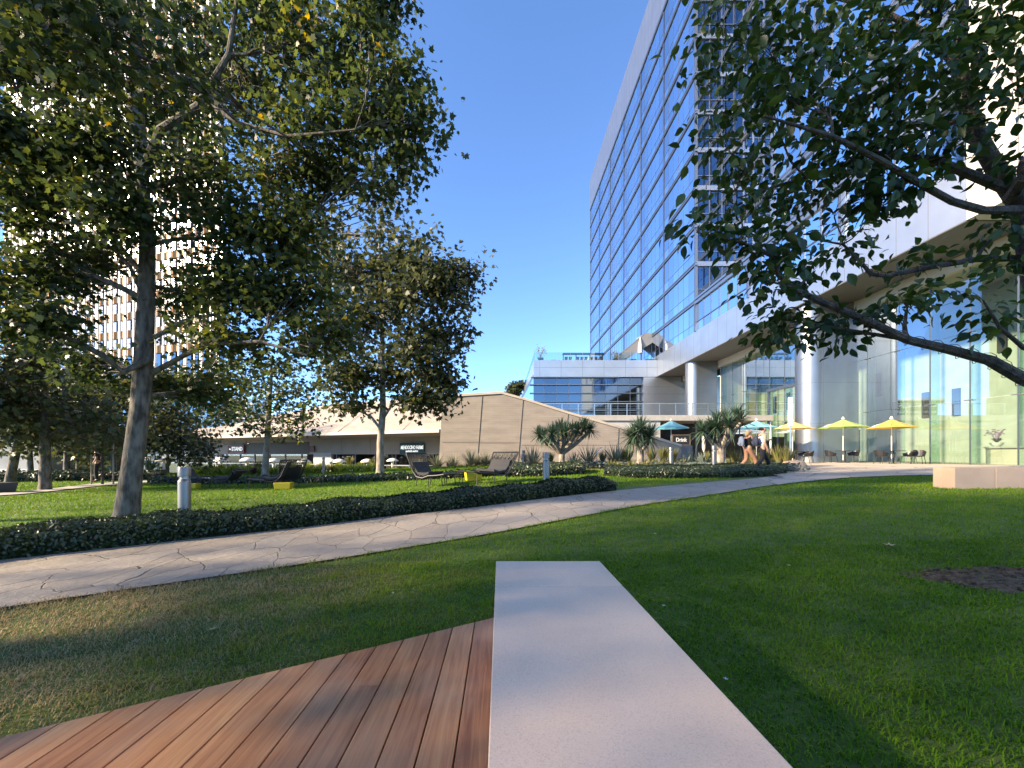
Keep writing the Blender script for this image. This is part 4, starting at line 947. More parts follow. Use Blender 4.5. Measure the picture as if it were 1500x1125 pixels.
def blob(u, v, Y, ru, rv, ry=None, w=1):
    c = P(u, v, Y); k = Y/F; cc = 1/math.sqrt(1+(c.x/c.y)**2); ru *= cc; ry = (ry or (ru+rv)*.5*k)*cc; return (c, (ru*k, ry if ry else (ru+rv)*.5*k, rv*k), w)
# --- the big plane tree on the left
b0 = G(190, 768); YT = b0.y
tp = [P(184, 762, YT), P(193, 690, YT), P(205, 600, YT+.05), P(211, 520, YT+.1), P(214, 440, YT+.1), P(216, 350, YT+.15), P(208, 260, YT+.2), P(203, 170, YT+.3), P(200, 90, YT+.3), P(205, 0, YT+.4), P(215, -120, YT+.4)]
tp[0].z = g(tp[0].x, tp[0].y)
lim = [([P(222,525,YT), P(180,545,YT-.2), P(150,520,YT-.5), P(90,490,YT-.9), P(0,468,YT-1.4), P(-80,455,YT-1.8)], [.075,.06,.055,.045,.035,.02]),
       ([P(225,545,YT), P(262,525,YT-.2), P(300,505,YT-.4), P(380,500,YT-.8), P(450,520,YT-1)], [.06,.05,.04,.03,.02]),
       ([P(225,495,YT), P(270,470,YT+.2), P(340,455,YT+.5), P(430,440,YT+.8)], [.05,.045,.035,.02]),
       ([P(206,398,YT), P(175,360,YT), P(130,300,YT), P(90,230,YT), P(40,160,YT), P(0,20,YT)], [.06,.05,.045,.04,.03,.02]),
       ([P(214,240,YT), P(235,190,YT-.3), P(290,155,YT-.5), P(335,80,YT-.7), P(350,-20,YT-.8)], [.085,.075,.065,.05,.03]),
       ([P(300,150,YT-.5), P(350,180,YT-.6), P(420,200,YT-.8), P(520,190,YT-1)], [.045,.04,.03,.015]),
       ([P(215,360,YT), P(260,350,YT+.3), P(350,348,YT+.3), P(440,380,YT+.2)], [.05,.04,.03,.02]),
       ([P(208,100,YT), P(260,100,YT+.5), P(330,60,YT+.9), P(440,20,YT+1)], [.05,.04,.03,.02]),
       ([P(213,440,YT), P(190,390,YT+.4), P(150,350,YT+.8), P(60,330,YT+1.4)], [.05,.04,.03,.02])]
bl = [blob(-20,40,YT-.3,60,80), blob(120,-10,YT,120,60), blob(60,60,YT-.3,60,40,w=.5), blob(280,30,YT+.4,110,80), blob(400,20,YT-.3,90,80), blob(470,60,YT-.5,80,85), blob(545,-30,YT-.5,55,50), blob(560,160,YT-.6,62,55,w=.8),
      blob(485,190,YT-.3,85,70), blob(370,140,YT+.5,85,80), blob(100,110,YT+.8,90,60), blob(20,200,YT-.8,60,40), blob(250,160,YT+1,80,70), blob(130,220,YT-.9,90,50), blob(40,290,YT-.6,90,60), blob(170,300,YT-.9,80,45,w=.8),
      blob(300,260,YT+.3,85,60), blob(400,260,YT,80,60), blob(480,260,YT,45,35,w=.5), blob(350,340,YT+.1,85,50), blob(430,350,YT-.2,60,50), blob(430,430,YT-.3,80,50), blob(350,420,YT,70,45), blob(470,490,YT-.6,50,40,w=.6),
      blob(60,400,YT-.2,95,45), blob(-40,430,YT-1,70,60), blob(140,380,YT+.6,50,30,w=.6), blob(330,500,YT-.3,75,32,w=.7), blob(270,430,YT+.8,40,40,w=.5), blob(60,470,YT-1,90,30,w=.7), blob(-60,200,YT,80,200,w=1.4), blob(-50,0,YT,80,100),
      blob(230,560,YT+.9,60,22,w=.45), blob(300,570,YT+1.1,55,28,w=.5), blob(120,540,YT+.5,60,26,w=.45)]
bl += [blob(612,190,YT-.7,34,20,w=.3), blob(540,60,YT-.5,30,30,w=.3), blob(585,235,YT-.6,32,16,w=.25), blob(590,110,YT-.5,28,22,w=.25), blob(555,275,YT-.5,34,16,w=.2)]
bl += [blob(u, v, YT+dy, 110, 90) for u, v, dy in ((60,-200,0),(230,-220,.5),(400,-180,0),(200,-380,.2),(330,-340,-.4))]
bl += [(P(200, 250, YT+3.0), (2.2,1.2,1.6), .8), (P(330,130,YT+2.8), (1.8,1,1.5), .8), (P(150, 60, YT-2.4), (1.2,.8,.7), .7), (P(60,0,YT-2.6), (1,.8,.8), .6)]
tree('plane_tree', 'large mottled plane tree rising behind the long hedge beside the nearest bollard', tp, [.20,.158,.148,.146,.128,.115,.105,.09,.07,.05,.03], bl, .100, 52, 31, M['plane_leaf'], M['bark'], limbs=lim, spread=.25, tw_r=.014)
# --- middle plane tree
b1 = G(560, 697); Y1 = 22.0; 
t1 = [Vector((P(557,0,Y1).x, Y1, g(P(557,0,Y1).x, Y1))), P(557,650,Y1), P(561,600,Y1), P(560,540,Y1), P(560,470,Y1), P(556,400,Y1), P(556,330,Y1), P(560,290,Y1)]
l1 = [([P(560,632,Y1), P(545,612,Y1), P(532,604,Y1), P(520,602,Y1)], [.10,.08,.06,.03]), ([P(562,612,Y1), P(575,592,Y1), P(592,590,Y1), P(600,582,Y1)], [.10,.07,.05,.03])]
bb = [blob(590,385,Y1,50,30), blob(640,405,Y1,45,30), blob(540,405,Y1+1,55,40), blob(490,400,Y1,40,50), blob(600,430,Y1-1,60,45), blob(660,430,Y1,38,35,w=.7), blob(540,460,Y1-1,60,45), blob(650,490,Y1,40,35), blob(590,500,Y1-1.5,60,40), blob(500,490,Y1,50,50),
      blob(640,545,Y1-.5,45,28), blob(570,545,Y1+1.5,45,25,w=.7), blob(510,550,Y1-1,42,30), blob(610,590,Y1-.5,48,18,w=.6), blob(645,580,Y1-.5,30,18,w=.4), blob(520,590,Y1,35,16,w=.4), blob(560,345,Y1,25,20,w=.2), blob(580,320,Y1,40,12,w=.08), blob(557,305,Y1,8,24,w=.1), blob(610,350,Y1,30,16,w=.15), blob(680,400,Y1,22,25,w=.3), blob(480,340,Y1+1,30,30,w=.4)]
tree('plane_tree', 'tall pale trunked plane tree behind the wicker loungers, right of the other trees', t1, [.22,.19,.17,.14,.12,.09,.05,.02], bb, .26, 48, 22, M['plane_leaf_far'], M['bark_pale'], limbs=l1, spread=.55, tw_r=.03)
# --- third, smaller plane tree by the shop terrace
Y2 = 24.0; t2 = [Vector((P(388,0,Y2).x, Y2, g(P(388,0,Y2).x, Y2))), P(391,650,Y2), P(394,600,Y2), P(397,560,Y2), P(398,520,Y2)]
bb = [blob(400,540,Y2,50,22), blob(350,560,Y2,40,25), blob(440,570,Y2,40,25), blob(390,585,Y2-1,50,22), blob(340,600,Y2,35,22,w=.8), blob(440,610,Y2-1,32,18,w=.7), blob(370,625,Y2,35,10,w=.4), blob(420,632,Y2-.5,28,9,w=.35)]
tree('plane_tree', 'smaller yellowing plane tree rising behind the far wicker lounger with the tall back', t2, [.20,.17,.15,.10,.04], bb, .24, 24, 18, M['plane_leaf'], M['bark_pale'], spread=.55, tw_r=.03)
# --- trees at the left back
def gtree(u, Yd, ru, top, bot, label, tw_=.14, lean=0, leafsz=.25, n=6, w=1, group='trees at the left back of the lawn', lm='plane_leaf_far', fork=None):
    x = P(u, 0, Yd).x; k = Yd/F; c = P(u, (top+bot)/2, Yd)
    tps = [Vector((x, Yd, g(x, Yd))), Vector((x+lean*.4, Yd, c.z*.35+g(x, Yd))), Vector((x+lean, Yd, c.z*.8)), Vector((x+lean*1.1, Yd, c.z+.3*(bot-top)*k))]
    bl = []
    for i in range(n):
        a = 2*math.pi*i/n+RNG.random(); t = (i+.5)/n
        bl.append((c+Vector((math.cos(a)*ru*k*.55, math.sin(a)*ru*k*.4, (t-.5)*(bot-top)*k*.8)), (ru*k*.55, ru*k*.5, (bot-top)*k*.24), w))
    return tree('plane_tree' if lm != 'small' else 'young_tree', label, tps, [tw_, tw_*.9, tw_*.7, tw_*.3], bl, leafsz, 22, 16, M['plane_leaf_far'] if lm == 'small' else M[lm], M['bark_dark'] if lm == 'small' else M['bark'], spread=.5, tw_r=.02, group=group)
gtree(66, 14.5, 95, 500, 650, 'straight trunked plane tree on the strip of grass left of the turquoise pavilion', .17, leafsz=.19, n=8)
gtree(12, 15.5, 70, 540, 660, 'leaning plane tree at the far left edge beside the blue grey planter', .15, .55, leafsz=.2)
gtree(-60, 13, 80, 470, 650, 'plane tree at the far left edge of the grass nearest the frame', .15, .2, leafsz=.19, n=7)
gtree(97, 21, 70, 540, 670, 'plane tree standing just in front of the turquoise pavilion', .14, .1, leafsz=.26)
gtree(115, 26, 60, 560, 680, 'plane tree behind the turquoise pavilion corner', .14, 0, leafsz=.3)
gtree(150, 17, 60, 560, 662, 'young staked tree on the lawn left of the large plane trunk', .045, 0, leafsz=.17, lm='small', w=.8)
gtree(165, 22, 75, 545, 670, 'dark crowned tree right behind the young staked tree', .14, .1, leafsz=.26)
gtree(45, 24, 80, 520, 670, 'plane tree in front of the low white edged building', .15, -.2, leafsz=.28, n=7)
gtree(262, 24.5, 46, 590, 680, 'thin multi stemmed small tree between the large plane trunk and the lit shops', .05, .1, leafsz=.22, lm='small')
gtree(245, 34, 60, 545, 650, 'distant plane tree above the left end of the shop roof', .16, 0, leafsz=.34)
gtree(320, 52, 60, 520, 640, 'distant tree rising behind the shop roof', .2, 0, leafsz=.45)
gtree(755, 75, 14, 558, 600, 'dark distant tree just left of the terrace building roofline', .3, 0, leafsz=.5, group='distant trees')
for k, u in enumerate((134, 166)):                               # stakes of the young tree
    q = G(u, 713); m = MB(); m.tube([(0,0,-.1), (0,0,1.9)], .03, 6); o = m.build('tree_stake', M['bark_pale']); o.location = (P(u,0,17).x, 17, g(P(u,0,17).x, 17))
    tag(o, ['wooden stake left of the young lawn tree', 'wooden stake right of the young lawn tree'][k], 'stake', 'stakes of the young tree')
# --- unseen trees added outside the frame to shade the foreground
def shade_tree(x, y, h, r, label, n=7, dens=22, lo=.32):
    z = g(x, y); bl = [(Vector((x+r*.6*math.cos(2.4*i), y+r*.6*math.sin(2.4*i), z+h*(lo+(.95-lo)*i/n))), (r*.55, r*.55, h*.14), 1) for i in range(n)]
    tree('plane_tree', label, [(x,y,z), (x+.1,y,z+h*.3), (x,y+.1,z+h*.6), (x,y,z+h*.9)], [.22,.18,.13,.05], bl, .24, dens, 12, M['plane_leaf'], M['bark'], spread=.75, group='added shade trees left of the deck')
# --- ornamental pear on the right, its trunk just outside the frame
YR = 3.5; xr_ = 5.15
tr_ = [Vector((xr_, YR, g(xr_, YR))), Vector((xr_-.05, YR, 1.0)), Vector((xr_-.1, YR, 1.9)), P(1520, 400, YR), P(1500, 300, YR), P(1470, 265, YR), P(1440, 215, YR), P(1418, 160, YR), P(1405, 90, YR), P(1410, 0, YR), P(1400, -120, YR)]
lr = [([Vector((xr_-.05, YR, 1.2)), P(1545, 575, YR), P(1500, 556, YR-.05), P(1450, 528, YR-.1), P(1390, 512, YR-.1), P(1330, 498, YR-.15), P(1270, 470, YR-.2), P(1210, 445, YR-.2), P(1165, 425, YR-.2), P(1140, 402, YR-.25), P(1132, 375, YR-.3), P(1085, 355, YR-.3), P(1020, 340, YR-.3)], [.085,.07,.058,.05,.045,.04,.034,.03,.027,.024,.02,.013,.006]),
      ([P(1330,498,YR-.15), P(1270,488,YR-.1), P(1210,478,YR), P(1160,470,YR+.1)], [.02,.018,.012,.006]),
      ([P(1545,395,YR+.1), P(1500,378,YR+.1), P(1430,380,YR+.1), P(1370,390,YR+.1), P(1300,404,YR+.1), P(1276,402,YR+.1), P(1262,385,YR+.1), P(1235,358,YR+.1), P(1200,352,YR+.1)], [.04,.034,.03,.027,.022,.02,.017,.012,.006]),
      ([P(1500,308,YR), P(1440,308,YR-.1), P(1395,295,YR-.2), P(1340,265,YR-.3), P(1290,235,YR-.4), P(1220,200,YR-.5), P(1120,170,YR-.6)], [.05,.035,.03,.028,.024,.018,.008]),
      ([P(1468,275,YR), P(1420,255,YR-.1), P(1370,235,YR-.1), P(1280,225,YR), P(1180,260,YR+.1), P(1080,290,YR+.1)], [.045,.04,.036,.028,.018,.007]),
      ([P(1420,170,YR), P(1380,185,YR+.1), P(1340,182,YR+.2), P(1250,180,YR+.3), P(1150,130,YR+.4)], [.03,.026,.024,.018,.008]),
      ([P(1412,110,YR), P(1360,50,YR+.1), P(1280,10,YR+.2), P(1150,-20,YR+.2)], [.035,.03,.022,.012]),
      ([P(1480,290,YR), P(1500,260,YR-.3), P(1540,180,YR-.5), P(1560,60,YR-.6)], [.06,.05,.04,.03]),
      ([P(1545,520,YR), P(1500,510,YR-.3), P(1465,480,YR-.4), P(1440,440,YR-.5)], [.03,.02,.014,.007])]
br_ = [blob(1050,20,YR+.3,45,40,.4,.5), blob(1120,50,YR+.2,55,55,.45), blob(1200,30,YR,60,60,.5), blob(1290,30,YR,65,60,.5), blob(1380,20,YR-.1,70,60,.5), blob(1470,20,YR-.3,70,70,.5), blob(1150,140,YR-.2,55,50,.45), blob(1080,130,YR+.2,40,45,.4,.6), blob(1030,110,YR+.2,28,16,.2,.25), blob(1230,130,YR,60,50,.5), blob(1320,120,YR-.2,65,50,.5), blob(1420,110,YR-.2,65,50,.5), blob(1490,110,YR-.5,50,60,.4,.7),
       blob(1200,220,YR-.1,60,45,.5), blob(1100,225,YR,45,45,.45,.8), blob(1050,205,YR+.1,25,30,.3,.25), blob(1290,215,YR-.1,60,38,.5), blob(1380,210,YR-.2,50,30,.4,.6), blob(1140,290,YR,55,30,.4,.7), blob(1240,285,YR,45,24,.4,.5), blob(1320,270,YR-.2,50,20,.3,.55), blob(1070,290,YR,28,20,.3,.3),
       blob(1030,335,YR-.3,42,12,.2,.35), blob(1090,355,YR-.3,40,20,.25,.5), blob(1150,375,YR-.2,45,28,.3,.6), blob(1120,410,YR-.3,25,22,.2,.3), blob(1190,400,YR-.2,30,25,.25,.35), blob(1150,455,YR,45,26,.25,.5), blob(1130,485,YR+.1,28,16,.2,.3), blob(1200,475,YR+.1,45,16,.2,.4), blob(1230,495,YR+.1,22,12,.15,.2), blob(1240,350,YR+.1,35,22,.25,.35), blob(1280,310,YR,30,16,.2,.2),
       blob(1400,435,YR-.3,45,22,.25,.35), blob(1450,460,YR-.3,40,24,.25,.35), blob(1330,440,YR,30,18,.2,.15), blob(1360,370,YR+.1,30,14,.2,.12), blob(1480,390,YR,25,30,.2,.2), blob(1290,450,YR-.1,24,14,.15,.12), blob(1470,330,YR,30,20,.2,.25), blob(1490,230,YR-.2,35,35,.3,.35)]
tree('pear_tree', 'dark broad leaved tree with twisting branches overhanging from the right edge', tr_, [.14,.125,.11,.10,.085,.065,.06,.055,.05,.04,.02], br_, .098, 17, 13, M['pear_leaf'], M['bark_dark'], tmpl=(PEAR, PEARF), limbs=lr, spread=.13, tw_r=.004, droop=1.0)
# string of small lights wound round the lower branches
wl = MB(); pth = lr[0][0][1:10]; rd = lr[0][1][1:10]; pts = []
for pth, rd in ((lr[0][0][1:12], lr[0][1][1:12]), (lr[2][0][1:7], lr[2][1][1:7])):
    pts = []; L = 0
    for i in range(len(pth)-1):
        for k in range(24):
            t = k/24; p = pth[i].lerp(pth[i+1], t); r = rd[i]*(1-t)+rd[i+1]*t+.006; a = (i*24+k)*.62; pts.append(p+Vector((.3*r*math.cos(a), r*math.sin(a), r*math.cos(a))))
    wl.tube(pts, .003, 3, False)
    if pth[0].z > 2 or 1: W1 = pts
lw_ = wl.build('string_lights', M['black']); tag(lw_, 'black wire of tiny unlit lights wound around the lower right branches', 'string lights')
shade_tree(-9.6, .4, 10.5, 4.0, 'added unseen plane tree left of the deck, shading the bench', 11, 20)  # added out of view; crown heights and density set for the dappled shade
shade_tree(-27, -7, 22, 6.5, 'added unseen tall plane tree far left, high crown shading bench and right lawn', 14, 20, .62)
shade_tree(-10.5, -5.5, 10, 3.8, 'added unseen plane tree behind and left of the deck, for dappled shade', 9)
shade_tree(-16, 5.5, 14, 4.0, 'added unseen plane tree further left, shading the left lawn', 10, 12)
shade_tree(-15.5, -2, 14, 4.2, 'added unseen plane tree further left behind the deck, for dappled shade', 10, 14, .52)
# ================================================================ bollards
M['bollard'] = mat('bollard_steel', (.20,.195,.19), .42, .85, .1, 3, stretch=(20,20,.5)); M['lens'] = mat('bollard_lens', (.55,.55,.50), .3)
def bollard():
    r = empty('bollard_light', (0,0,0), '', 'bollard light'); n = 24
    MB().lathe([(.118,-.2),(.118,.80),(.112,.825),(.085,.85)], n=n).build('post', M['bollard'], r, smooth=True)
    MB().lathe([(.078,.845),(.078,.925)], n=n).build('lens', M['lens'], r, smooth=True)
    MB().lathe([(.118,.90),(.118,1.055),(.112,1.065),(.0,1.066)], n=n).build('cap', M['bollard'], r, smooth=True)
    m = MB()
    for k in range(4): a = k*math.pi/2+.4; m.tube([(.1*math.cos(a), .1*math.sin(a), .84), (.1*math.cos(a), .1*math.sin(a), .91)], .006, 5)
    m.build('cap_rods', M['bollard'], r); return r
bp_ = bollard()
for i, (u, Y, lab) in enumerate([(270,6.95,'nearest steel bollard light standing behind the hedge beside the big plane tree'), (800,11.2,'steel bollard light at the lit hedge end in front of the forked dragon tree'), (1046,15.8,'steel bollard light at the foot of the dragon tree nearest the two people'),
                                (983,18.6,'steel bollard light between the middle dragon tree and the right one'), (767,23,'small distant bollard light beside the back of the wide wicker lounger'), (474,26,'tiny distant bollard light at the back lawn hedge in front of the shops')]):
    x = P(u,0,Y).x; o = place(bp_, i == 0, (x, Y, g(x, Y)), i*.7, lab, 'steel bollard lights'); o.scale = (.82, .82, 1)
# ================================================================ dragon trees, yuccas, grasses
M['dragon_leaf'] = leafmat('dragon_leaf', [(0, (.022,.045,.030)), (.6, (.055,.095,.060)), (1, (.12,.16,.09))], .2, .45)
M['yucca_leaf'] = leafmat('yucca_leaf', [(0, (.14,.15,.10)), (.5, (.23,.235,.15)), (1, (.36,.34,.22))], .25, .5)
M['olive_leaf'] = leafmat('olive_leaf', [(0, (.08,.09,.03)), (.5, (.16,.16,.05)), (1, (.30,.25,.09))], .3, .5)
M['lime_leaf'] = leafmat('lime_leaf', [(0, (.10,.15,.03)), (.5, (.22,.28,.05)), (1, (.42,.42,.10))], .4, .5)
M['blue_leaf'] = leafmat('blue_leaf', [(0, (.06,.085,.075)), (.5, (.11,.14,.125)), (1, (.19,.215,.18))], .2, .5)
M['red_leaf'] = leafmat('red_leaf', [(0, (.035,.015,.014)), (.5, (.09,.04,.03)), (1, (.14,.09,.04))], .3, .5)
M['dragon_bark'] = mat('dragon_bark', (.11,.095,.08), .9, 0, 0, 5, .6, 20, col2=(.30,.25,.20))
def swords(name, centres, n, L, w, mt, parent, up=.2, sag=.25, spread=1.0, seg=4, world=False, axis=(0,0,1)):
    V = []; Lp = []; tot = []; b = 0
    for ci, c in enumerate(centres):
        ax = axis[ci] if isinstance(axis, list) else axis
        d = RNG.normal(size=(n, 3)); d = norm(d); d = norm(d*spread+np.array(ax)*up*2)
        for k in range(n):
            dk = d[k]; l = L*RNG.uniform(.7, 1.12); side = np.cross(dk, [0,0,1.]); side = side/max(np.linalg.norm(side), 1e-3)
            for s in range(seg):
                t = s/seg; p = np.array(c)+dk*l*t-np.array([0,0,1])*sag*l*t*t; ww = w*(1-t**2.2)*(.6+.8*min(t*4, 1))*.5
                V += [p-side*ww, p+side*ww]
            V.append(np.array(c)+dk*l-np.array([0,0,1])*sag*l)
            for s in range(seg-1): Lp += [b+2*s, b+2*s+1, b+2*s+3, b+2*s+2]; tot.append(4)
            Lp += [b+2*seg-2, b+2*seg-1, b+2*seg]; tot.append(3); b += 2*seg+1
    return arr_mesh(name, V, Lp, tot, mt, parent, world)
def dragon(u, Y, forks, trunk_top, label, rs=.075, n=95, L=.95, basez=None):
    x = P(u,0,Y).x; z = g(x, Y); r = empty('dragon_tree', (x, Y, z), label, 'tree', 'dragon trees in the planting bed')
    tt = P(*trunk_top, Y); m = MB(); m.tube([(x,Y,z-.2), (x,Y,z+.1), (x+(tt.x-x)*.4,Y,z+(tt.z-z)*.5), tuple(tt)], [rs*3.2, rs*2.8, rs*2.3, rs*2.2], 10)
    for f in forks:
        e = P(f[0], f[1], Y+f[2]); md = tt.lerp(e, .5)+Vector((0,0,-.12)); m.tube([tuple(tt-Vector((0,0,.1))), tuple(md), tuple(e)], [rs*1.7, rs*1.35, rs*1.1], 8)
    m.build('trunk', M['dragon_bark'], r, True, smooth=True)
    cs = []; ax = []
    for f in forks: e = P(f[0], f[1]-3, Y+f[2]); cs.append(tuple(e)); a = (e-tt).normalized(); ax.append((a.x*.5, a.y*.5, .8))
    swords('crown', cs, n, L, .05, M['dragon_leaf'], r, .22, .16, 1.0, world=True, axis=ax)
    return r
dragon(823, 21, [(797,642,0),(808,638,-.9),(815,634,.8),(828,636,-.9),(838,632,.8),(846,633,-.4),(856,628,0),(790,640,.6),(822,630,0),(864,632,.4)], (823,662), 'wide forked dragon tree with two pale arms and dark blade crown, leftmost of three', n=125, L=.74)
dragon(938, 20, [(930,640,-.3),(946,640,.3),(938,634,.5),(924,643,.5),(952,643,-.5),(938,632,-.5)], (938,658), 'single trunk dragon tree with round spiky head beside the blue umbrella', n=100, L=1.0)
dragon(1056, 18, [(1050,628,-.2),(1064,618,.3),(1040,632,.4),(1078,612,.5),(1068,626,-.6),(1030,634,0),(1052,620,.7),(1084,620,0)], (1056,655), 'shaggy multi headed dragon tree directly behind the two walking people', n=85, L=.85)
def tuft(name, cat, mt, n, L, w, up, sag, spread=.9):
    r = empty(name, (0,0,0), '', cat); swords('leaves', [(0,0,.05)], n, L, w, M[mt], r, up, sag, spread); return r
protos = {'yucca': tuft('yucca', 'plant', 'yucca_leaf', 90, 1.25, .045, .42, .08), 'flax': tuft('flax_plant', 'plant', 'olive_leaf', 120, 1.15, .035, .95, .12, .7),
          'agave': tuft('agave', 'plant', 'blue_leaf', 45, .62, .10, .38, .05), 'fescue': tuft('ornamental_grass', 'grass clump', 'lime_leaf', 170, .95, .03, .8, .35, .7), 'redflax': tuft('dark_flax', 'plant', 'red_leaf', 90, .8, .04, .7, .2)}
used = set()
def plant(kind, u, Y, sc, label, group=None, dz=0):
    x = P(u,0,Y).x; o = place(protos[kind], kind not in used, (x, Y, g(x, Y)+dz), RNG.uniform(0, 6), label, group, sc); used.add(kind)
for kind, u, Y, sc, lab in [
    ('flax',883,23.8,.9,'olive flax clump between the first and second pale yucca'), ('flax',912,24,1.0,'olive flax clump beside the second pale yucca'), ('flax',985,22,1.0,'tall yellow flax right behind the fourth bollard'), ('flax',1036,19.6,.8,'green flax between the blue grey agave and the third bollard'), ('flax',768,24.5,.8,'olive flax behind the small distant bollard'),
    ('flax',749,24,.85,'olive flax clump just right of the wide lounger back'), ('yucca',781,23,1.25,'tall grey green yucca left of the forked dragon tree'), ('flax',806,23.5,.9,'olive flax right behind the second bollard'), ('yucca',841,24,.9,'small yucca right of the forked dragon tree trunk'),
    ('yucca',862,23.5,1.25,'first pale yucca right of the forked dragon tree'), ('yucca',901,23.5,1.3,'second pale yucca, by the metal stair rail'), ('flax',920,23,1.1,'green flax clump left of the middle dragon tree trunk'), ('flax',955,23,1.05,'flax clump right of the middle dragon tree trunk'),
    ('flax',972,22.5,1.1,'yellow olive flax left of the fourth bollard'), ('fescue',998,22,.8,'yellow green grass clump right of the fourth bollard'), ('yucca',1014,21,.85,'bluish yucca below the Drink board'), ('agave',1028,19,1.3,'blue grey agave left of the third bollard'),
    ('agave',1003,19.5,1.2,'low blue agave behind the right hedge, left one'), ('flax',1075,18.6,.9,'flax clump at the base of the shaggy dragon tree'), ('yucca',1088,18.5,.85,'dark yucca behind the blonde walker'), ('flax',1104,17.6,.85,'grass like flax between the legs of the walkers'),
    ('flax',1124,18,1.0,'flax clump in front of the dark haired walker'), ('flax',1141,17.6,1.05,'tall green flax below the white banner pole, left one'), ('flax',1153,17.4,.95,'green flax at the right end of the planting bed'),
    ('agave',878,22,.8,'small agave in front of the stair rail'), ('agave',838,22.5,.9,'small blue agave at the path gap'), ('agave',965,19,.9,'agave in front of the flax right of the middle dragon tree'), ('agave',1064,17,.8,'low blue agave at the foot of the shaggy dragon tree')]:
    plant(kind, u, Y, sc, lab, 'spiky plants in the bed')
for i, (kind, u, Y, sc, lab) in enumerate([
    ('yucca',652,30,.9,'pale yucca right by the stone wall, behind the footstool'), ('flax',676,29.6,.8,'olive flax behind the yellow stool against the stone wall'), ('yucca',701,30,.9,'small pale yucca half hidden by the wide lounger back'), ('flax',728,29.5,.8,'olive flax between the wide lounger and the small distant bollard'), ('yucca',740,29,1.0,'pale yucca just left of the small distant bollard'), ('flax',594,29.5,.8,'olive flax under the teal sign beside the narrow lounger'),
    ('yucca',576,29.5,.9,'grey green yucca under the teal shop sign'), ('yucca',612,29,1.0,'pale yucca at the foot of the stone wall left corner'), ('yucca',640,29,1.15,'pale yucca between the two wicker loungers, left one'), ('yucca',664,29,1.0,'pale yucca between the two wicker loungers, middle one'),
    ('yucca',690,29,1.25,'tall pale yucca behind the wide lounger footrest'), ('yucca',712,29,1.0,'pale yucca right behind the wide lounger'),
    ('fescue',302,25,1.0,'lime grass clump left of the far low lounger'), ('fescue',322,26,1.1,'bright lime grass by the first white heater'), ('fescue',343,26,1.1,'lime grass below the STAND sign'), ('fescue',364,27,1.0,'green grass clump left of the smaller plane trunk'), ('fescue',282,27,1.0,'lime grass next to the thin multi stemmed tree'),
    ('flax',378,26,.9,'olive flax left of the tall backed far lounger'), ('redflax',372,25,.9,'dark red flax behind the tall backed far lounger'), ('fescue',430,28,1.1,'tall grass clump right of the smaller plane trunk'), ('redflax',436,26,1.0,'dark red flax left of the distant bollard'), ('fescue',452,28.3,1.1,'grass clump below the maroon blade sign'),
    ('fescue',470,28.4,1.0,'grass clump behind the distant bollard'), ('redflax',488,26.5,.8,'dark red flax right of the distant bollard'), ('fescue',496,28.4,1.0,'grass clump below the blue window panel, left one'), ('flax',512,28.4,1.0,'flax clump below the blue window panel, middle one'), ('fescue',528,28.4,.9,'grass clump left of the tall plane trunk'), ('flax',545,28.4,.8,'flax right beside the tall plane trunk')]):
    plant(kind, u, Y, sc, lab, 'plants along the shop terrace')
# silver ground cover between plants
def cover(name, pts, mt, label):
    n = 9000; i = RNG.integers(0, len(pts)-1, n); t = RNG.random(n); c = np.array([[p.x, p.y] for p in pts]); q = c[i]*(1-t)[:, None]+c[i+1]*t[:, None]+RNG.normal(size=(n, 2))*np.array([.25,.45])
    pos = np.column_stack([q, gz(q[:, 0], q[:, 1])+RNG.uniform(.05, .34, n)]); X, Y, Z = frames(n, np.array([[0,0,1.]]*n), .8)
    tag(scatter(name, QUAD, QUADF, pos, X, Y, Z, RNG.uniform(.08,.16, n), M[mt]), kind='stuff')
cover('ground_cover', [P(745,0,22.6), P(800,0,22.3), P(860,0,21.5), P(930,0,20.2), P(1000,0,18.6), P(1060,0,17), P(1120,0,16.2), P(1150,0,16.2)], 'blue_leaf', '')
def strand_bed(us, Yr, n, L, mt, name):
    cs = []
    for k in range(n):
        u = us[0]+(us[1]-us[0])*(k+RNG.random())/n; Y = Yr[0]+(Yr[1]-Yr[0])*RNG.random(); x = P(u,0,Y).x; cs.append((x, Y, g(x, Y)))
    tag(swords(name, cs, 34, L, .03, M[mt], None, .75, .3, .75), kind='stuff')
strand_bed((272,556), (25.5,28.2), 110, .85, 'lime_leaf', 'grass_bed'); strand_bed((640,745), (28.8,30.2), 40, .8, 'yucca_leaf', 'grass_bed'); strand_bed((895,1156), (18.5,23), 70, .75, 'olive_leaf', 'grass_bed')
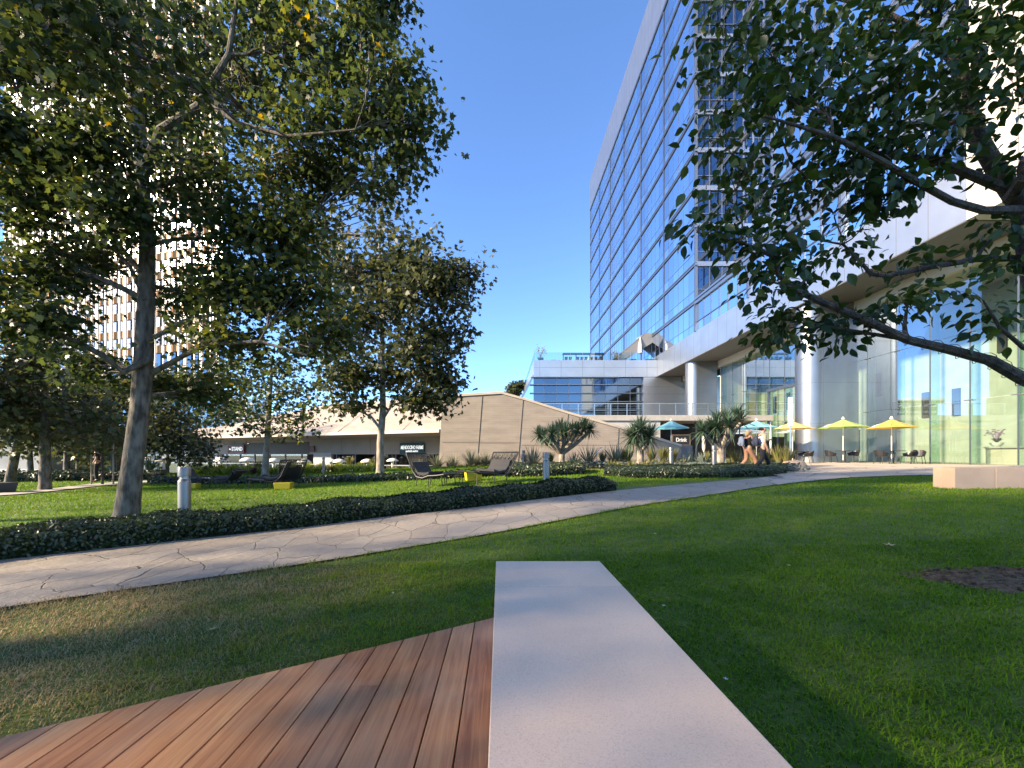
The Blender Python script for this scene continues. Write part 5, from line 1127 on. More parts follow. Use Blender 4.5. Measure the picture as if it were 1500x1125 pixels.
# ================================================================ wicker loungers, stools
M['wicker'] = mat('black_wicker', (.022,.020,.022), .55); M['cushion'] = mat('grey_cushion', (.03,.03,.033), .9)
def lounger(name, W, label, loc, rz, back=1.0, foot=.85, sc=1.0, cushion=True):
    """side profile in x (foot to back), y across; x negative is the foot end"""
    r = empty(name, loc, label, 'lounger', rz=rz); r.scale = (sc, sc, sc)
    prof = [(-foot, .44, .80), (-foot*.6, .40, .86), (-.12, .38, .95), (.12, .30, 1.0), (.38, .34, 1.0), (.55, .52, 1.0), (.66, .78, 1.06), (.74, back, 1.14), (.80, back+.14, 1.14)]
    def row(p, f): return Vector((p[0], f*W/2*p[2], p[1]))
    m = MB()
    for f in (-1, 1): m.tube([row(p, f) for p in prof], .024, 6)
    m.tube([row(prof[0], f/4) for f in range(-4, 5)], .022, 6); m.tube([row(prof[-1], f/4) for f in range(-4, 5)], .028, 6); m.build('frame', M['wicker'], r, smooth=True)
    m = MB(); fine = []
    for a, b in zip(prof, prof[1:]):
        for k in range(4): t = k/4; fine.append(tuple(x*(1-t)+y*t for x, y in zip(a, b)))
    fine.append(prof[-1]); n = 13
    for j in range(n+1):                                     # two crossing families of strands
        f0 = -1+2*j/n
        m.tube([row(p, f0) for p in fine], .007, 3, False)
    for i, p in enumerate(fine):
        m.tube([row(p, -1), row(p, 1)], .006, 3, False)
        if i+4 < len(fine):
            for j in range(0, n, 2): m.tube([row(p, -1+2*j/n), row(fine[i+4], -1+2*(j+1.6)/n if j+1.6 < n else 1)], .005, 3, False); m.tube([row(p, -1+2*(j+1)/n), row(fine[i+4], max(-1, -1+2*(j-.6)/n))], .005, 3, False)
    m.build('woven_seat', M['wicker'], r)
    if cushion:
        m = MB(); q = [(-.1, .43), (.12, .36), (.40, .40), (.54, .56), (.62, .76)]
        vs = []; 
        for x, z in q:
            for f in (-.86, .86): vs += [(x, f*W/2, z), (x-.02, f*W/2, z+.09)]
        m.add(vs, [(4*i+a, 4*i+b, 4*i+b+4, 4*i+a+4) for i in range(4) for a, b in ((1, 3), (2, 0), (0, 1), (3, 2))]+[(0,2,3,1), (16,17,19,18)]); m.build('cushion', M['cushion'], r, bevel=.02)
    for x, z in ((-foot*.85, .42), (-.05, .38), (.42, .38)):
        for f in (-.8, .8): m = MB(); m.tube([(x, f*W/2, z-.02), (x+(.05 if x > 0 else -.05), f*W/2*1.05, 0)], .014, 6); m.build('leg', M['wicker'], r)
    return r
def at(u, Y): x = P(u,0,Y).x; return (x, Y, g(x, Y))
lounger('wicker_lounger', .85, 'black wicker chaise with tall narrow back facing right, in front of the teal sign', at(635,13.6), math.radians(148), back=1.0, foot=.75, sc=1.0, cushion=True)
lounger('wicker_lounger', 1.25, 'wide black wicker lounger with broad open woven back, right of the yellow stool', at(714,13.8), math.radians(38), back=.95, foot=.9, sc=1.0)
lounger('wicker_lounger', .95, 'far wicker lounger with a tall see through back beside the smaller plane tree', at(392,14.9), math.radians(20), back=.95, foot=.65, cushion=True, sc=.92)
lounger('wicker_lounger', .8, 'flat dark far lounger, back raised at its right, left of the tall backed one', at(326,15.4), math.radians(5), back=.6, foot=.8, sc=.9)
lounger('wicker_lounger', 1.0, 'second wicker lounger half hidden behind the tall backed far one', at(414,15.8), math.radians(-30), back=1.0, foot=.6, sc=.95)
lounger('wicker_lounger', .9, 'low wicker lounger nearest the yellow block left of the bright grasses', at(296,15.5), math.radians(185), back=.45, foot=.6, sc=.85)
def ottoman(loc, rz, label):
    r = empty('wicker_footstool', loc, label, 'footstool', rz=rz); m = MB()
    m.tube([(-.3,-.25,.40),(.3,-.25,.37),(.3,.25,.37),(-.3,.25,.40),(-.3,-.25,.40)], .02, 5)
    for k in range(9): m.tube([(-.3+.075*k,-.25,.395),(-.3+.075*k,.25,.395)], .009, 3); m.tube([(-.3,-.25+.062*k,.40),(.3,-.25+.062*k,.375)], .009, 3)
    m.build('woven_top', M['wicker'], r)
    for x in (-.26, .26):
        for y in (-.2, .2): m = MB(); m.tube([(x,y,.39),(x*1.1,y*1.1,0)], .013, 5); m.build('leg', M['wicker'], r)
ottoman(at(664,13.9), .3, 'small black wicker footstool between the two near loungers')
def stool(loc, w, d, h, rz, label):
    r = bpy.data.objects; m = MB(); k = .88
    m.add([(-w/2*k,-d/2*k,0),(w/2*k,-d/2*k,0),(w/2*k,d/2*k,0),(-w/2*k,d/2*k,0),(-w/2,-d/2,h),(w/2,-d/2,h),(w/2,d/2,h),(-w/2,d/2,h)], [(3,2,1,0),(4,5,6,7),(0,1,5,4),(1,2,6,5),(2,3,7,6),(3,0,4,7)])
    o = m.build('yellow_stool', M['yellow'], bevel=.02); o.location = loc; o.rotation_euler.z = rz; tag(o, label, 'stool', 'yellow block stools')
x, y, z = at(693,15.2); stool((x,y,z), .62, .5, .33, .25, 'mustard yellow block stool in front of the wide near lounger')
x, y, z = at(416,14.7); stool((x,y,z), .60, .42, .25, .15, 'mustard yellow block stool right of the tall backed far lounger')
x, y, z = at(284,14.9); stool((x,y,z), .34, .34, .2, .1, 'small yellow block stool at the left end of the far loungers')
# ================================================================ mushroom heaters on the shop terrace
M['heater'] = mat('cream_heater', (.80,.77,.68), .5)
def heater():
    r = empty('patio_heater', (0,0,0), '', 'patio heater')
    MB().lathe([(0.0,2.20),(.16,2.18),(.36,2.10),(.5,1.98),(.52,1.93),(.3,1.95),(0.02,1.97)][::-1], n=20).build('dome', M['heater'], r, smooth=True)
    MB().lathe([(.15,-.1),(.16,.6),(.12,1.2),(.10,1.7),(.12,1.92)], n=12).build('post', M['heater'], r, smooth=True); return r
hp = heater()
for i, (u, v, w_) in enumerate([(216,670,1), (240,669,.9), (324,670,1), (362,670,1.05), (401,671,1), (445,672,1), (485,672,.9), (497,672,1), (538,672,.95), (575,671,.9), (232,674,.8)]):
    Yh = 31.3 if u > 560 else 30.2+max(0, (480-u))*.012
    place(hp, i == 0, (P(u,0,Yh).x, Yh, P(0,v,Yh).z-2.2*w_), 0, 'white mushroom patio heater, number %s from the left on the sunken shop terrace' % ('first','third','fourth','fifth','sixth','seventh','eighth','ninth','tenth','eleventh','second')[i], 'mushroom heaters', w_)
# ================================================================ umbrellas, tables, chairs in front of the tower
def fabric(name, col): 
    m = leafmat(name, [(0, col), (1, tuple(c*1.05 for c in col))], .35, .8, .1); return m
M['creamcloth'] = mat('cream_cloth', (.50,.46,.40), .85)
M['um_blue'] = fabric('light_blue_canvas', (.25,.52,.62)); M['um_yellow'] = fabric('yellow_canvas', (.58,.42,.12)); M['um_pale'] = fabric('pale_yellow_canvas', (.70,.55,.22)); M['um_green'] = fabric('lime_canvas', (.36,.50,.17)); M['um_white'] = fabric('pale_blue_canvas', (.62,.70,.74))
def umbrella(u, v_top, v_edge, half, Y, mt, label, group='cafe umbrellas', base=None):
    c = P(u, v_top, Y); z0 = base if base is not None else g(c.x, Y); r = empty('umbrella', (c.x, Y, z0), label, 'umbrella', group)
    R = 1.13*half*Y/F/math.sqrt(1+(c.x/Y)**2); zt = c.z-z0; ze = P(0, v_edge, Y).z-z0; m = MB(); n = 8; vs = [(0,0,zt)]
    for s, sag in ((.33,.06), (.66,.07), (1,0)):
        for k in range(n*2):
            a = math.pi*k/n; rr = R*s*(1 if k % 2 == 0 else .93); vs.append((rr*math.cos(a), rr*math.sin(a), zt+(ze-zt)*s-sag*(1 if k%2 else .6)))
    f = [(0, 1+k, 1+(k+1)%16) for k in range(16)]
    for q in range(2): f += [(1+16*q+k, 17+16*q+k, 17+16*q+(k+1)%16, 1+16*q+(k+1)%16) for k in range(16)]
    m.add(vs, f); m.build('canopy', M[mt], r)
    MB().lathe([(.09,zt+.01),(.07,zt+.06),(.02,zt+.15)], n=8).build('finial', M['white'], r)
    m = MB(); m.tube([(0,0,0),(0,0,zt)], .020, 8); m.build('pole', M['heater'], r)
    m = MB()
    for k in range(8): a = 2*math.pi*k/8; m.tube([(0,0,zt-.06),(R*math.cos(a)*.97,R*math.sin(a)*.97,ze-.02)], .012, 4)
    m.build('ribs', M['steel'], r)
    return r
umbrella(1235,614,626.5,35,25.2,'um_green','lime green umbrella in front of the big silver column')
umbrella(1306,613.5,627,36,22.8,'um_yellow','golden yellow umbrella by the lobby glass, rightmost of all')
umbrella(1161,617,628.5,31,25.6,'um_pale','pale yellow umbrella left of the big silver column behind the banner pole')
umbrella(1108,616,627.5,31,27,'um_blue','light blue umbrella right above the two walkers')
umbrella(983,616,627.5,25,31.5,'um_blue','light blue umbrella between the middle and the shaggy dragon tree')
umbrella(1090,627,634,34,31,'um_white','pale blue umbrella lower and behind the blonde walker')
umbrella(1172,626,633,36,32,'um_white','pale white blue umbrella behind the yellow one, half in the shade')
def armchair():
    r = empty('cafe_armchair', (0,0,0), '', 'chair'); m = MB()
    m.lathe([(.04,.40),(.26,.42),(.27,.46),(.05,.45)], n=14); m.build('seat', M['black'], r, smooth=True)
    m = MB(); vs = []; n = 11
    for k in range(n):
        a = math.radians(-115+230*k/(n-1)); h = .60+.20*math.cos(a*.78)**2
        for rr, z in ((.26,.44), (.32,h)): vs.append((-rr*math.cos(a), rr*math.sin(a), z))
    for k in range(n):
        a = math.radians(-115+230*k/(n-1)); h = .60+.20*math.cos(a*.78)**2
        for rr, z in ((.24,.44), (.29,h)): vs.append((-rr*math.cos(a), rr*math.sin(a), z))
    f = []; o = 2*n
    for k in range(n-1): f += [(2*k,2*k+2,2*k+3,2*k+1), (o+2*k,o+2*k+1,o+2*k+3,o+2*k+2), (2*k+1,2*k+3,o+2*k+3,o+2*k+1), (2*k,o+2*k,o+2*k+2,2*k+2)]
    f += [(0,1,o+1,o), (2*n-2,o+2*n-2,o+2*n-1,2*n-1)]
    m.add(vs, f); m.build('backrest', M['black'], r)
    for x, y in ((.2,.19),(.2,-.19),(-.2,.19),(-.2,-.19)): m = MB(); m.tube([(x,y,.42),(x*1.25,y*1.25,0)], .014, 5); m.build('leg', M['black'], r)
    return r
ch = armchair(); 
def tableat(loc, label, group='cafe tables'):
    r = empty('cafe_table', loc, label, 'table', group); m = MB(); m.box((-.36,-.36,.72),(.36,.36,.75)); m.build('tabletop', M['black'], r, bevel=.008)
    m = MB(); m.tube([(0,0,.02),(0,0,.72)], .03, 8); m.lathe([(.25,0),(.25,.02),(.04,.04)], n=12); m.build('pedestal', M['black'], r, smooth=True)
tabs = [(1238,24.9,'dark cafe table under the lime green umbrella'), (1309,22.6,'dark cafe table under the golden yellow umbrella'), (1166,25.2,'dark cafe table under the pale yellow umbrella')]
cl = [(1217,24.9,0,'black armchair left of the table under the lime umbrella'), (1250,24.6,math.pi,'black armchair right of the table under the lime umbrella'), (1291,22.6,.2,'black armchair left of the table under the golden umbrella'), (1331,22.4,math.pi-.3,'black armchair right of the table under the golden umbrella'),
      (1176,24.8,math.pi,'black armchair right of the table beside the big column'), (1150,24.6,.3,'black armchair partly behind the bed end, left of the column'), (1345,22.0,math.pi+.5,'black armchair furthest right against the lobby glass plinth'), (1184,26,2.6,'black armchair close to the lit edge of the column')]
pz = lambda x, y: g(x, y)+.03
for u, Y, l in tabs: x = P(u,0,Y).x; tableat((x, Y, pz(x, Y)), l)
for i, (u, Y, a, l) in enumerate(cl): x = P(u,0,Y).x; place(ch, i == 0, (x, Y, pz(x, Y)), a, l, 'black armchairs at the cafe tables')
# banner pole and closed white umbrella
x, y, z = at(1158,20.5); r = empty('banner_pole', (x, y, z), 'slim pole with a tall white banner left of the big silver column', 'pole')
m = MB(); m.tube([(0,0,-.1),(0,0,P(0,585,y).z-z)], .045, 8); m.build('pole', M['steel'], r, smooth=True)
m = MB(); m.box((-.085,-.07,P(0,624,y).z-z), (.085,.07,P(0,582,y).z-z)); m.build('white_banner', M['white'], r, bevel=.01)
x, y, z = at(1129,22); r = empty('closed_umbrella', (x, y, z), 'furled slim white umbrella right behind the dark haired walker', 'umbrella')
m = MB(); m.tube([(0,0,0),(0,0,P(0,618,y).z-z)], .025, 6); m.build('pole', M['steel'], r)
MB().lathe([(.03,P(0,668,y).z-z),(.055,P(0,656,y).z-z),(.05,P(0,635,y).z-z),(.02,P(0,620,y).z-z)], n=10).build('canopy', M['creamcloth'], r, smooth=True)
x, y, z = at(1031,24); r = empty('closed_umbrella', (x, y, z), 'furled cream umbrella between the Drink board and the shaggy dragon tree', 'umbrella')
m = MB(); m.tube([(0,0,0),(0,0,P(0,636,y).z-z)], .025, 6); m.build('pole', M['steel'], r)
MB().lathe([(.03,P(0,662,y).z-z),(.10,P(0,656,y).z-z),(.10,P(0,642,y).z-z),(.03,P(0,636,y).z-z)], n=10).build('canopy', M['creamcloth'], r, smooth=True)
# stair rail in front of the stone wall
r = empty('stair_rail', at(885,27), 'thin metal stair handrail in front of the sloping stone wall', 'handrail'); m = MB()
for dy in (0, .9):
    pr = [P(868,668,27+dy), P(888,654,27+dy), P(886.5,653,27+dy), P(886.5,678,27+dy)]; m.tube([P(868,669,27+dy), P(880,655.5,27+dy), P(886.5,653.5,27+dy), P(886.5,680,27+dy)], .028, 6); m.tube([P(874,662,27+dy), P(874,682,27+dy)], .022, 6)
m.build('rails', M['steel'], r, True)
m = MB(); q = at(880,27); m.box((q[0]-.6, 26.6, q[2]-.1), (q[0]+.9, 28, q[2]+.18)); m.build('steps', M['concrete'], r, True)
# ================================================================ stone planter wall on the right, round boulder
a = G(1398, 716.5); b_dir = Vector((1.0, -.12, 0)).normalized(); zt = P(0, 685, a.y).z
sp_ = empty('planter_wall', (a.x, a.y, a.z), 'low pinkish stone block wall at the far side of the right lawn', 'wall'); nrm_ = Vector((.12,1,0)).normalized(); M['sunstone'] = speckle('warm_block_stone', (.42,.30,.21))
L = 0
for w_ in (.80, .85, .9, .9): 
    p0 = a+b_dir*(L+.006); p1 = a+b_dir*(L+w_-.006); m = MB(); m.prism([(p0.x,p0.y),(p1.x,p1.y),(p1.x+nrm_.x*.5,p1.y+nrm_.y*.5),(p0.x+nrm_.x*.5,p0.y+nrm_.y*.5)], a.z-.15, zt); m.build('stone_block', M['sunstone'], sp_, True, bevel=.008); L += w_
x, y, z = at(1163,17.0); m = MB(); m.lathe([(.05,-.1),(.42,.0),(.46,.2),(.38,.36),(.1,.42),(0,.42)], n=14); o = m.build('boulder', M['sunstone'], smooth=True); o.location = (x, y, z); tag(o, 'smooth rounded pinkish stone at the right end of the hedge', 'boulder')
# ================================================================ things inside the lobby
r = empty('reception_desk', (26.6, 19, .72), 'pale stone and glass desk inside the lobby at the right edge', 'desk'); m = MB(); m.box((25.6,16.6,.72),(26.4,20.9,1.62)); m.build('counter', M['cream'], r, True); m = MB(); m.box((25.45,16.4,1.62),(26.55,21.1,1.70)); m.build('top', M['concrete'], r, True)
r = empty('orchid_pot', (25.95, 20.7, 1.70), 'white bowl with a purple orchid on the lobby desk behind the glass', 'plant pot'); MB().lathe([(.10,0),(.22,.10),(.26,.22),(.22,.22)], n=16).build('bowl', M['white'], r, smooth=True)
swords('leaves', [(0,0,.2)], 40, .5, .05, M['dragon_leaf'], r, .7, .3, .9); M['orchid'] = mat('orchid_petals', (.40,.22,.40), .7)
m = MB()
for k in range(22): a_ = 2.4*k; rr = .12+.3*((k*7)%11)/11; q = Vector((rr*math.cos(a_), rr*math.sin(a_), .62+.32*((k*5)%7)/7)); m.tube([(0,0,.2),(q.x*.6,q.y*.6,.75),q], .006, 3); m.lathe([(.0,-.03),(.06,0),(.0,.03)], c=q, n=6)
m.build('flowers', M['orchid'], r)
r = empty('door_portal', (23.2, 36, 4.3), 'tall steel framed doorway standing on the raised walkway by the lobby glass', 'doorway'); a, b = P(1109, 577, 36.0), P(1122, 577, 36.0); m = MB()
for q in ((23.0, 35.2), (24.0, 30.2)): m.box((q[0]-.08, q[1]-.08, zt), (q[0]+.08, q[1]+.08, 6.4)) if 0 else None
m.box((23.9,35.3,4.1),(24.08,35.48,6.9)); m.box((23.9,31.6,4.1),(24.08,31.78,6.9)); m.box((23.88,31.6,6.9),(24.1,35.48,7.15)); m.build('frame', M['mull'], r, True)
M['awning'] = mat('grey_awning_panel', (.22,.22,.23), .6, .2)
# ================================================================ roof terrace furniture
ZT0 = 13.56; Yr = 54.5
r = empty('bar_table', (P(850,0,Yr).x, Yr, ZT0), 'long dark bar table on the roof terrace', 'table'); a, b = P(824,0,Yr).x, P(884,0,Yr).x; c = (a+b)/2
zt_ = P(0,518,Yr).z; m = MB(); m.box((a,Yr-.4,zt_-.1),(b,Yr+.4,zt_)); m.build('tabletop', M['black'], r, True)
for x in (a+.1, a+(b-a)*.33, a+(b-a)*.66, b-.1): m = MB(); m.box((x-.05,Yr-.05,ZT0),(x+.05,Yr+.05,zt_-.1)); m.build('leg', M['black'], r, True)
def bstool():
    r = empty('bar_stool', (0,0,0), '', 'stool'); MB().lathe([(.02,.68),(.22,.70),(.22,.76),(.02,.77)], n=10).build('seat', M['black'], r)
    MB().add([(-.2,-.18,.76),(.2,-.18,.76),(.22,-.22,1.05),(-.22,-.22,1.05),(-.2,-.2,.76),(.2,-.2,.76),(.22,-.24,1.05),(-.22,-.24,1.05)], [(0,1,2,3),(7,6,5,4),(0,3,7,4),(1,5,6,2),(3,2,6,7)]).build('backrest', M['black'], r)
    for x, y in ((.15,.15),(.15,-.15),(-.15,.15),(-.15,-.15)): m = MB(); m.tube([(x,y,.7),(x*1.3,y*1.3,0)], .015, 4); m.build('leg', M['black'], r)
    return r
bs = bstool()
for i, u in enumerate((829,835,846,852,858,866,872,880)):
    place(bs, i == 0, (P(u,0,Yr-.6).x, Yr-.6, ZT0), 0, 'dark bar stool, %s from the left along the roof terrace bar table' % ('first','second','third','fourth','fifth','sixth','seventh','last')[i], 'bar stools on the roof terrace', 1.0)
def furled(u, v0, v1, Y, mt, label):
    c = P(u, v0, Y); r = empty('closed_umbrella', (c.x, Y, ZT0), label, 'umbrella'); k = Y/F; h = c.z-ZT0; zb = P(0, v1, Y).z-ZT0
    m = MB(); m.tube([(0,0,0),(0,0,h)], .04, 6); m.build('pole', M['steel'], r); MB().lathe([(.12,zb),(.36,zb+.15),(.32,zb+(h-zb)*.5),(.05,h)], n=9).build('canopy', mt, r)
furled(938, 494, 519, 54, M['creamcloth'], 'furled cream umbrella on the roof terrace before the grey awning'); furled(976, 497, 514, 56, mat('grey_canvas', (.2,.2,.2), .8), 'furled dark grey umbrella right of the awning on the roof terrace')
r = empty('roof_awning', tuple(P(940,520,57)), 'angular grey folded awning rising on the roof terrace', 'awning'); m = MB()
A1, A2, A3, A4, A5 = P(896,530,54), P(947,488,54), P(977,490,54), P(957,501,54), P(912,530,54)
m.slab([A1, A2, A4, A5], (0, .2, 0)); m.slab([A1+Vector((0,.3,.05)), A2+Vector((0,.3,.05)), A2+Vector((1.6,5,.2)), A1+Vector((1.6,5,.2))], (0,0,.18)); m.slab([A2, A3, A4], (0, .3, 0)); m.slab([A2+Vector((0,.3,0)), A3+Vector((0,.3,0)), A3+Vector((-.4,4,.3)), A2+Vector((0,4,.3))], (0,0,.15)); m.build('folded_roof', M['awning'], r, True)
m = MB(); q = P(961,0,54); m.tube([(q.x,54.2,ZT0),(q.x,54.2,P(0,497,54).z)], .12, 8); m.build('post', M['mull'], r, True)
def potted(u, Y, h, label, big=1):
    x = P(u,0,Y).x; r = empty('potted_tree', (x, Y, ZT0), label, 'plant', 'potted plants on the roof terrace'); m = MB(); m.box((-.35,-.35,0),(.35,.35,.75)); m.build('pot', M['black'], r)
    m = MB(); n = 260; e = []
    for k in range(7): a = 6.28*k/7; p = (.5*math.cos(a)*big, .5*math.sin(a), h*(.75+.25*math.sin(k*2.1))); e.append(p); m.tube([(0,0,.7),(p[0]*.3,p[1]*.3,h*.5),p], .02, 3)
    m.build('stems', M['bark_dark'], r); e = np.array(e); i = RNG.integers(0, 7, n); pos = e[i]*RNG.uniform(.7,1.05,(n,1))+RNG.normal(size=(n,3))*.18; X, Y_, Z = frames(n, np.array([[0,0,1.]]*n), 1)
    scatter('foliage', QUAD, QUADF, pos, X, Y_, Z, RNG.uniform(.1,.2,n), M['yucca_leaf'], r, False)
potted(792, 53.2, 2.4, 'bare wispy potted tree at the left corner of the roof terrace'); potted(902, 53.6, 1.9, 'wispy shrub on the roof terrace between bar table and awning', .7)
for i, (u, l) in enumerate(((810,'small dark block planter on the roof terrace left of the bar table'), (927,'dark planter at the foot of the cream furled umbrella'), (949,'dark leafy planter left of the awning post'), (957,'dark planter right at the awning post'))):
    m = MB(); m.box((-.4,-.3,0),(.4,.3,.62 if i else .5)); o = m.build('planter', M['black'], bevel=.03); o.location = (P(u,0,53.4).x, 53.4, ZT0); tag(o, l, 'planter', 'planters on the roof terrace')
# ================================================================ far left: planters, standing person, big pot
def trough(u0, u1, v0, Y, label, mt):
    a, b = P(u0,0,Y).x, P(u1,0,Y).x; z = g((a+b)/2, Y); w = b-a; h = P(0,v0,Y).z-z; r = empty('planter', ((a+b)/2, Y, z), label, 'planter')
    m = MB(); m.add([(-w*.44,-w*.3,0),(w*.44,-w*.3,0),(w*.44,w*.3,0),(-w*.44,w*.3,0),(-w/2,-w*.35,h),(w/2,-w*.35,h),(w/2,w*.35,h),(-w/2,w*.35,h)], [(3,2,1,0),(0,1,5,4),(1,2,6,5),(2,3,7,6),(3,0,4,7),(4,5,6,7)]); m.build('tub', mt, r, bevel=.02); return r, h, w
M['slate'] = mat('slate_planter', (.06,.065,.075), .6, 0, .1, 2)
trough(-25, 12, 707, 13.5, 'large blue grey planter at the very left edge of the lawn path', M['slate'])
r, h, w = trough(118, 137, 692.5, 20, 'dark square planter beside the far path end', M['slate']); 
r, h, w = trough(206, 236, 688, 21.5, 'wide dark planter bowl with a spiky agave left of the thin tree', M['slate']); swords('agave_leaves', [(0,0,h)], 70, .85, .06, M['dragon_leaf'], r, .5, .15)
# ================================================================ people
def skin(name, joints, edges, mt, parent, sub=2, root=0):
    me = bpy.data.meshes.new(name); ks = list(joints); me.from_pydata([joints[k][0] for k in ks], [(ks.index(a), ks.index(b)) for a, b in edges], [])
    o = bpy.data.objects.new(name, me); C.objects.link(o); o.parent = parent; me.materials.append(mt)
    sk = o.modifiers.new('skin', 'SKIN'); sk.use_smooth_shade = True; lay = me.skin_vertices[0] if me.skin_vertices else None
    if lay is None:
        bpy.context.view_layer.objects.active = o; bpy.ops.mesh.customdata_skin_add(); lay = me.skin_vertices[0]
    for i, k in enumerate(ks):
        r = joints[k][1]; lay.data[i].radius = (r, r) if not isinstance(r, tuple) else r; lay.data[i].use_root = (i == root)
    s = o.modifiers.new('sub', 'SUBSURF'); s.levels = s.render_levels = sub
    return o
def lerp(a, b, t): return tuple(x*(1-t)+y*t for x, y in zip(a, b))
def person(loc, rz, label, pose, top, bottom, hairm, hair='bun', shorts=False, sleeve=True, sc=1.0, topname='shirt'):
    r = empty('person', loc, label, 'person', rz=rz); r.scale = (sc,)*3
    J = {'pelvis': ((0,0,.95),(.125,.095)), 'waist': ((.01,0,1.08),(.115,.085)), 'chest': ((.03,0,1.28),(.145,.10)), 'upper': ((.02,0,1.40),(.13,.085)), 'neck': ((.035,0,1.49),.05), 'jaw': ((.06,0,1.555),.062), 'head': ((.065,0,1.62),.088), 'crown': ((.055,0,1.68),.072)}
    E = [('pelvis','waist'),('waist','chest'),('chest','upper'),('upper','neck'),('neck','jaw'),('jaw','head'),('head','crown')]
    for s, n in ((1, 'L'), (-1, 'R')):
        hip, kn, an, toe = pose['leg'+n]; el, wr = pose['arm'+n]
        J['hip'+n] = ((0, s*.09, .90), .085); J['knee'+n] = (kn, .058); J['calf'+n] = (lerp(kn, an, .35), .055); J['ank'+n] = (an, .038); J['toe'+n] = (toe, .033)
        J['sh'+n] = ((.01, s*.17, 1.40), .055); J['el'+n] = (el, .040); J['wr'+n] = (wr, .026)
        E += [('pelvis','hip'+n),('hip'+n,'knee'+n),('knee'+n,'calf'+n),('calf'+n,'ank'+n),('ank'+n,'toe'+n),('upper','sh'+n),('sh'+n,'el'+n),('el'+n,'wr'+n)]
        d = (Vector(wr)-Vector(el)).normalized(); sd = Vector((0, 1, 0)); up = d.cross(sd).normalized(); pal = Vector(wr)+d*.05
        J['palm'+n] = (tuple(pal), .030); E.append(('wr'+n, 'palm'+n))
        for q, (o_, l) in enumerate(((-.022,.07),(-.008,.08),(.008,.075),(.022,.058))):
            b = pal+d*.03+up*o_; t = b+d*l+sd*(-s)*.02; J['f%d%s' % (q, n)] = (tuple(b), .010); J['t%d%s' % (q, n)] = (tuple(t), .008); E += [('palm'+n, 'f%d%s' % (q, n)), ('f%d%s' % (q, n), 't%d%s' % (q, n))]
        th = pal+up*(-.035)-d*.005; J['th'+n] = (tuple(th), .010); J['tt'+n] = (tuple(th+d*.045-up*.02), .009); E += [('palm'+n, 'th'+n), ('th'+n, 'tt'+n)]
    body = skin('body', J, E, M['skin'], r)
    m = MB()                                                # face: nose, eyes, mouth, ears
    m.lathe([(.0,-.02),(.014,-.01),(.008,.02),(0,.03)], c=(.158,0,1.60), n=6); m.build('nose', M['skin'], r, smooth=True)
    m = MB(); [m.lathe([(0,-.008),(.011,0),(0,.008)], c=(.142, s*.032, 1.63), n=6) for s in (-1, 1)]; m.build('eyes', M['black'], r)
    m = MB(); m.box((.138,-.022,1.558),(.146,.022,1.566)); m.build('mouth', mat('lips', (.35,.12,.10), .5), r)
    m = MB(); [m.lathe([(0,-.03),(.018,-.01),(.02,.015),(0,.03)], c=(.055, s*.092, 1.61), n=6, sy=.5) for s in (-1, 1)]; m.build('ears', M['skin'], r, smooth=True)
    g_ = .012
    T = {'hem': ((0,0,.97),(.135,.105)), 'waist': ((.01,0,1.08),(.128,.098)), 'chest': ((.03,0,1.28),(.158,.115)), 'upper': ((.02,0,1.385),(.135,.095))}
    TE = [('hem','waist'),('waist','chest'),('chest','upper')]
    for s, n in ((1,'L'),(-1,'R')):
        el, wr = pose['arm'+n]; T['sh'+n] = ((.01, s*.165, 1.39), .062 if sleeve else .045); TE.append(('upper','sh'+n))
        if sleeve: T['el'+n] = (lerp((.01, s*.17, 1.40), el, .8), .056); TE.append(('sh'+n,'el'+n))
    skin(topname, T, TE, top, r)
    Bm = {'pelvis': ((0,0,.95),(.138,.108)), 'top': ((.005,0,1.03),(.126,.098))}; BE = [('pelvis','top')]
    for s, n in ((1,'L'),(-1,'R')):
        hip, kn, an, toe = pose['leg'+n]; hp = (0, s*.09, .90); Bm['hip'+n] = (hp, .105)
        if shorts: Bm['kn'+n] = (lerp(hp, kn, .85), .088); BE += [('pelvis','hip'+n),('hip'+n,'kn'+n)]
        else: Bm['kn'+n] = (kn, .080); Bm['an'+n] = (lerp(kn, an, .93), .062); BE += [('pelvis','hip'+n),('hip'+n,'kn'+n),('kn'+n,'an'+n)]
    skin('shorts' if shorts else 'trousers', Bm, BE, bottom, r)
    if hair == 'bun': HJ = {'a': ((.03,0,1.66),.098), 'b': ((.005,0,1.62),.085), 'c': ((-.08,0,1.66),.05), 'd': ((-.11,0,1.64),.045)}; HE = [('a','b'),('b','c'),('c','d')]
    else: HJ = {'a': ((.03,0,1.66),.102), 'b': ((-.005,0,1.60),.098), 'c': ((-.05,0,1.50),.085), 'd': ((-.07,0,1.40),.05)}; HE = [('a','b'),('b','c'),('c','d')]
    skin('hair', HJ, HE, hairm, r)
    m = MB()
    for n in 'LR':
        an, toe = Vector(pose['leg'+n][2]), Vector(pose['leg'+n][3]); m = MB(); d = (toe-an); m.tube([an-d*.35+Vector((0,0,-.02)), an+Vector((0,0,-.035)), toe, toe+d*.35], [.035,.048,.046,.028], 8); m.build('shoe', M['black'] if not shorts else M['white'], r, smooth=True)
    return r
M['tank'] = mat('white_tank_top', (.62,.60,.68), .8); M['blackcloth'] = mat('black_cloth', (.012,.012,.014), .9); M['rust'] = mat('tan_trousers', (.33,.17,.10), .85)
M['darkhair'] = mat('dark_brown_hair', (.035,.02,.014), .6, 0, .3, 40); M['blond'] = mat('blonde_hair', (.42,.28,.12), .6, 0, .2, 40)
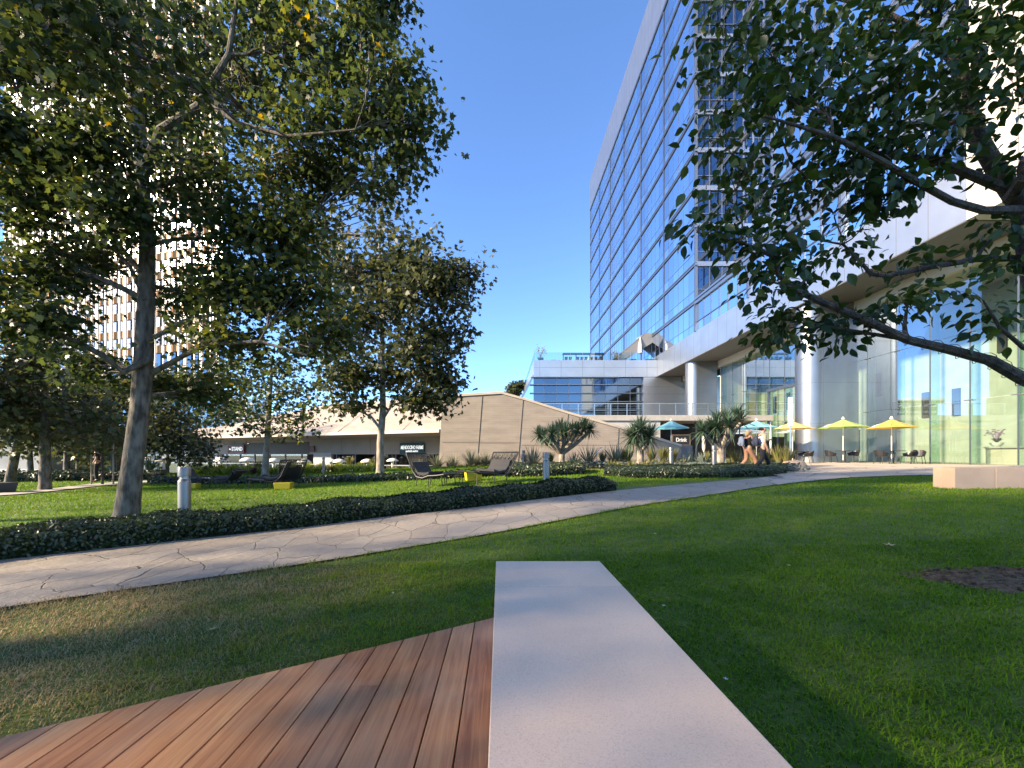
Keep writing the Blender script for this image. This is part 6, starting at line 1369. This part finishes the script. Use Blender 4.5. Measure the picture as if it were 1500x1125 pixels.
walkA = {'legL': (0, (.26,.09,.50), (.40,.09,.10), (.54,.09,.06)), 'legR': (0, (-.06,-.09,.50), (-.36,-.09,.20), (-.27,-.09,.08)), 'armL': ((.10,.24,1.16), (.34,.20,1.22)), 'armR': ((-.06,-.24,1.13), (.04,-.25,.89))}
walkB = {'legL': (0, (-.02,.09,.50), (-.34,.09,.16), (-.22,.09,.06)), 'legR': (0, (.24,-.09,.52), (.30,-.09,.10), (.44,-.09,.05)), 'armL': ((-.1,.22,1.14), (.0,.24,.90)), 'armR': ((.05,-.23,1.14), (.27,-.20,1.02))}
YP = 14.6; x, y, z = at(1116, YP); z += .02
person((x, y, z), 0, 'dark haired woman in white tank top and black trousers striding right, hand raised', walkA, M['tank'], M['blackcloth'], M['darkhair'], 'bun', False, False, 1.0, 'tank_top')
x2, y2, z2 = at(1096, YP+.5); z2 += .02
person((x2, y2, z2), 0, 'blonde woman in black top and tan trousers walking with a backpack', walkB, M['blackcloth'], M['rust'], M['blond'], 'long', False, True, .96, 'top')
def backpack(p, mt, label, sc=1):
    sc *= .86
    r = empty('backpack', p, label, 'backpack'); r.scale = (sc,)*3; m = MB(); m.lathe([(.0,-.22),(.13,-.20),(.165,-.05),(.15,.12),(.08,.21),(0,.22)], n=14, sx=.62, sy=1.0); m.build('bag', mt, r, smooth=True)
    m = MB(); m.lathe([(.0,-.12),(.10,-.10),(.11,0),(0,.05)], c=(-.09,0,-.05), n=12, sx=.5); m.build('pocket', mt, r, smooth=True)
    for s in (-1, 1): m = MB(); m.tube([(.05,s*.08,.18),(.18,s*.11,.26),(.33,s*.12,.20),(.34,s*.11,.0),(.06,s*.1,-.16)], .016, 5); m.build('strap', M['blackcloth'], r)
backpack((x2-.26, y2, z2+1.19), mat('grey_blue_bag', (.22,.25,.32), .8), 'grey blue backpack worn by the blonde woman')
backpack((x-.24, y, z+1.18), mat('navy_bag', (.03,.04,.07), .8), 'dark navy backpack worn by the woman in the white tank top', .95)
stand = {'legL': (0, (.03,.09,.50), (.0,.10,.09), (.13,.11,.04)), 'legR': (0, (.10,-.09,.50), (.06,-.09,.09), (.19,-.10,.04)), 'armL': ((-.02,.22,1.13), (.10,.20,.90)), 'armR': ((-.02,-.22,1.13), (.12,-.18,.92))}
x, y, z = at(143, 19); person((x, y, z), math.radians(-150), 'person in dark clothes standing near the staked young tree at the far left', stand, M['blackcloth'], M['blackcloth'], M['darkhair'], 'bun', False, True, 1.0, 'jacket')
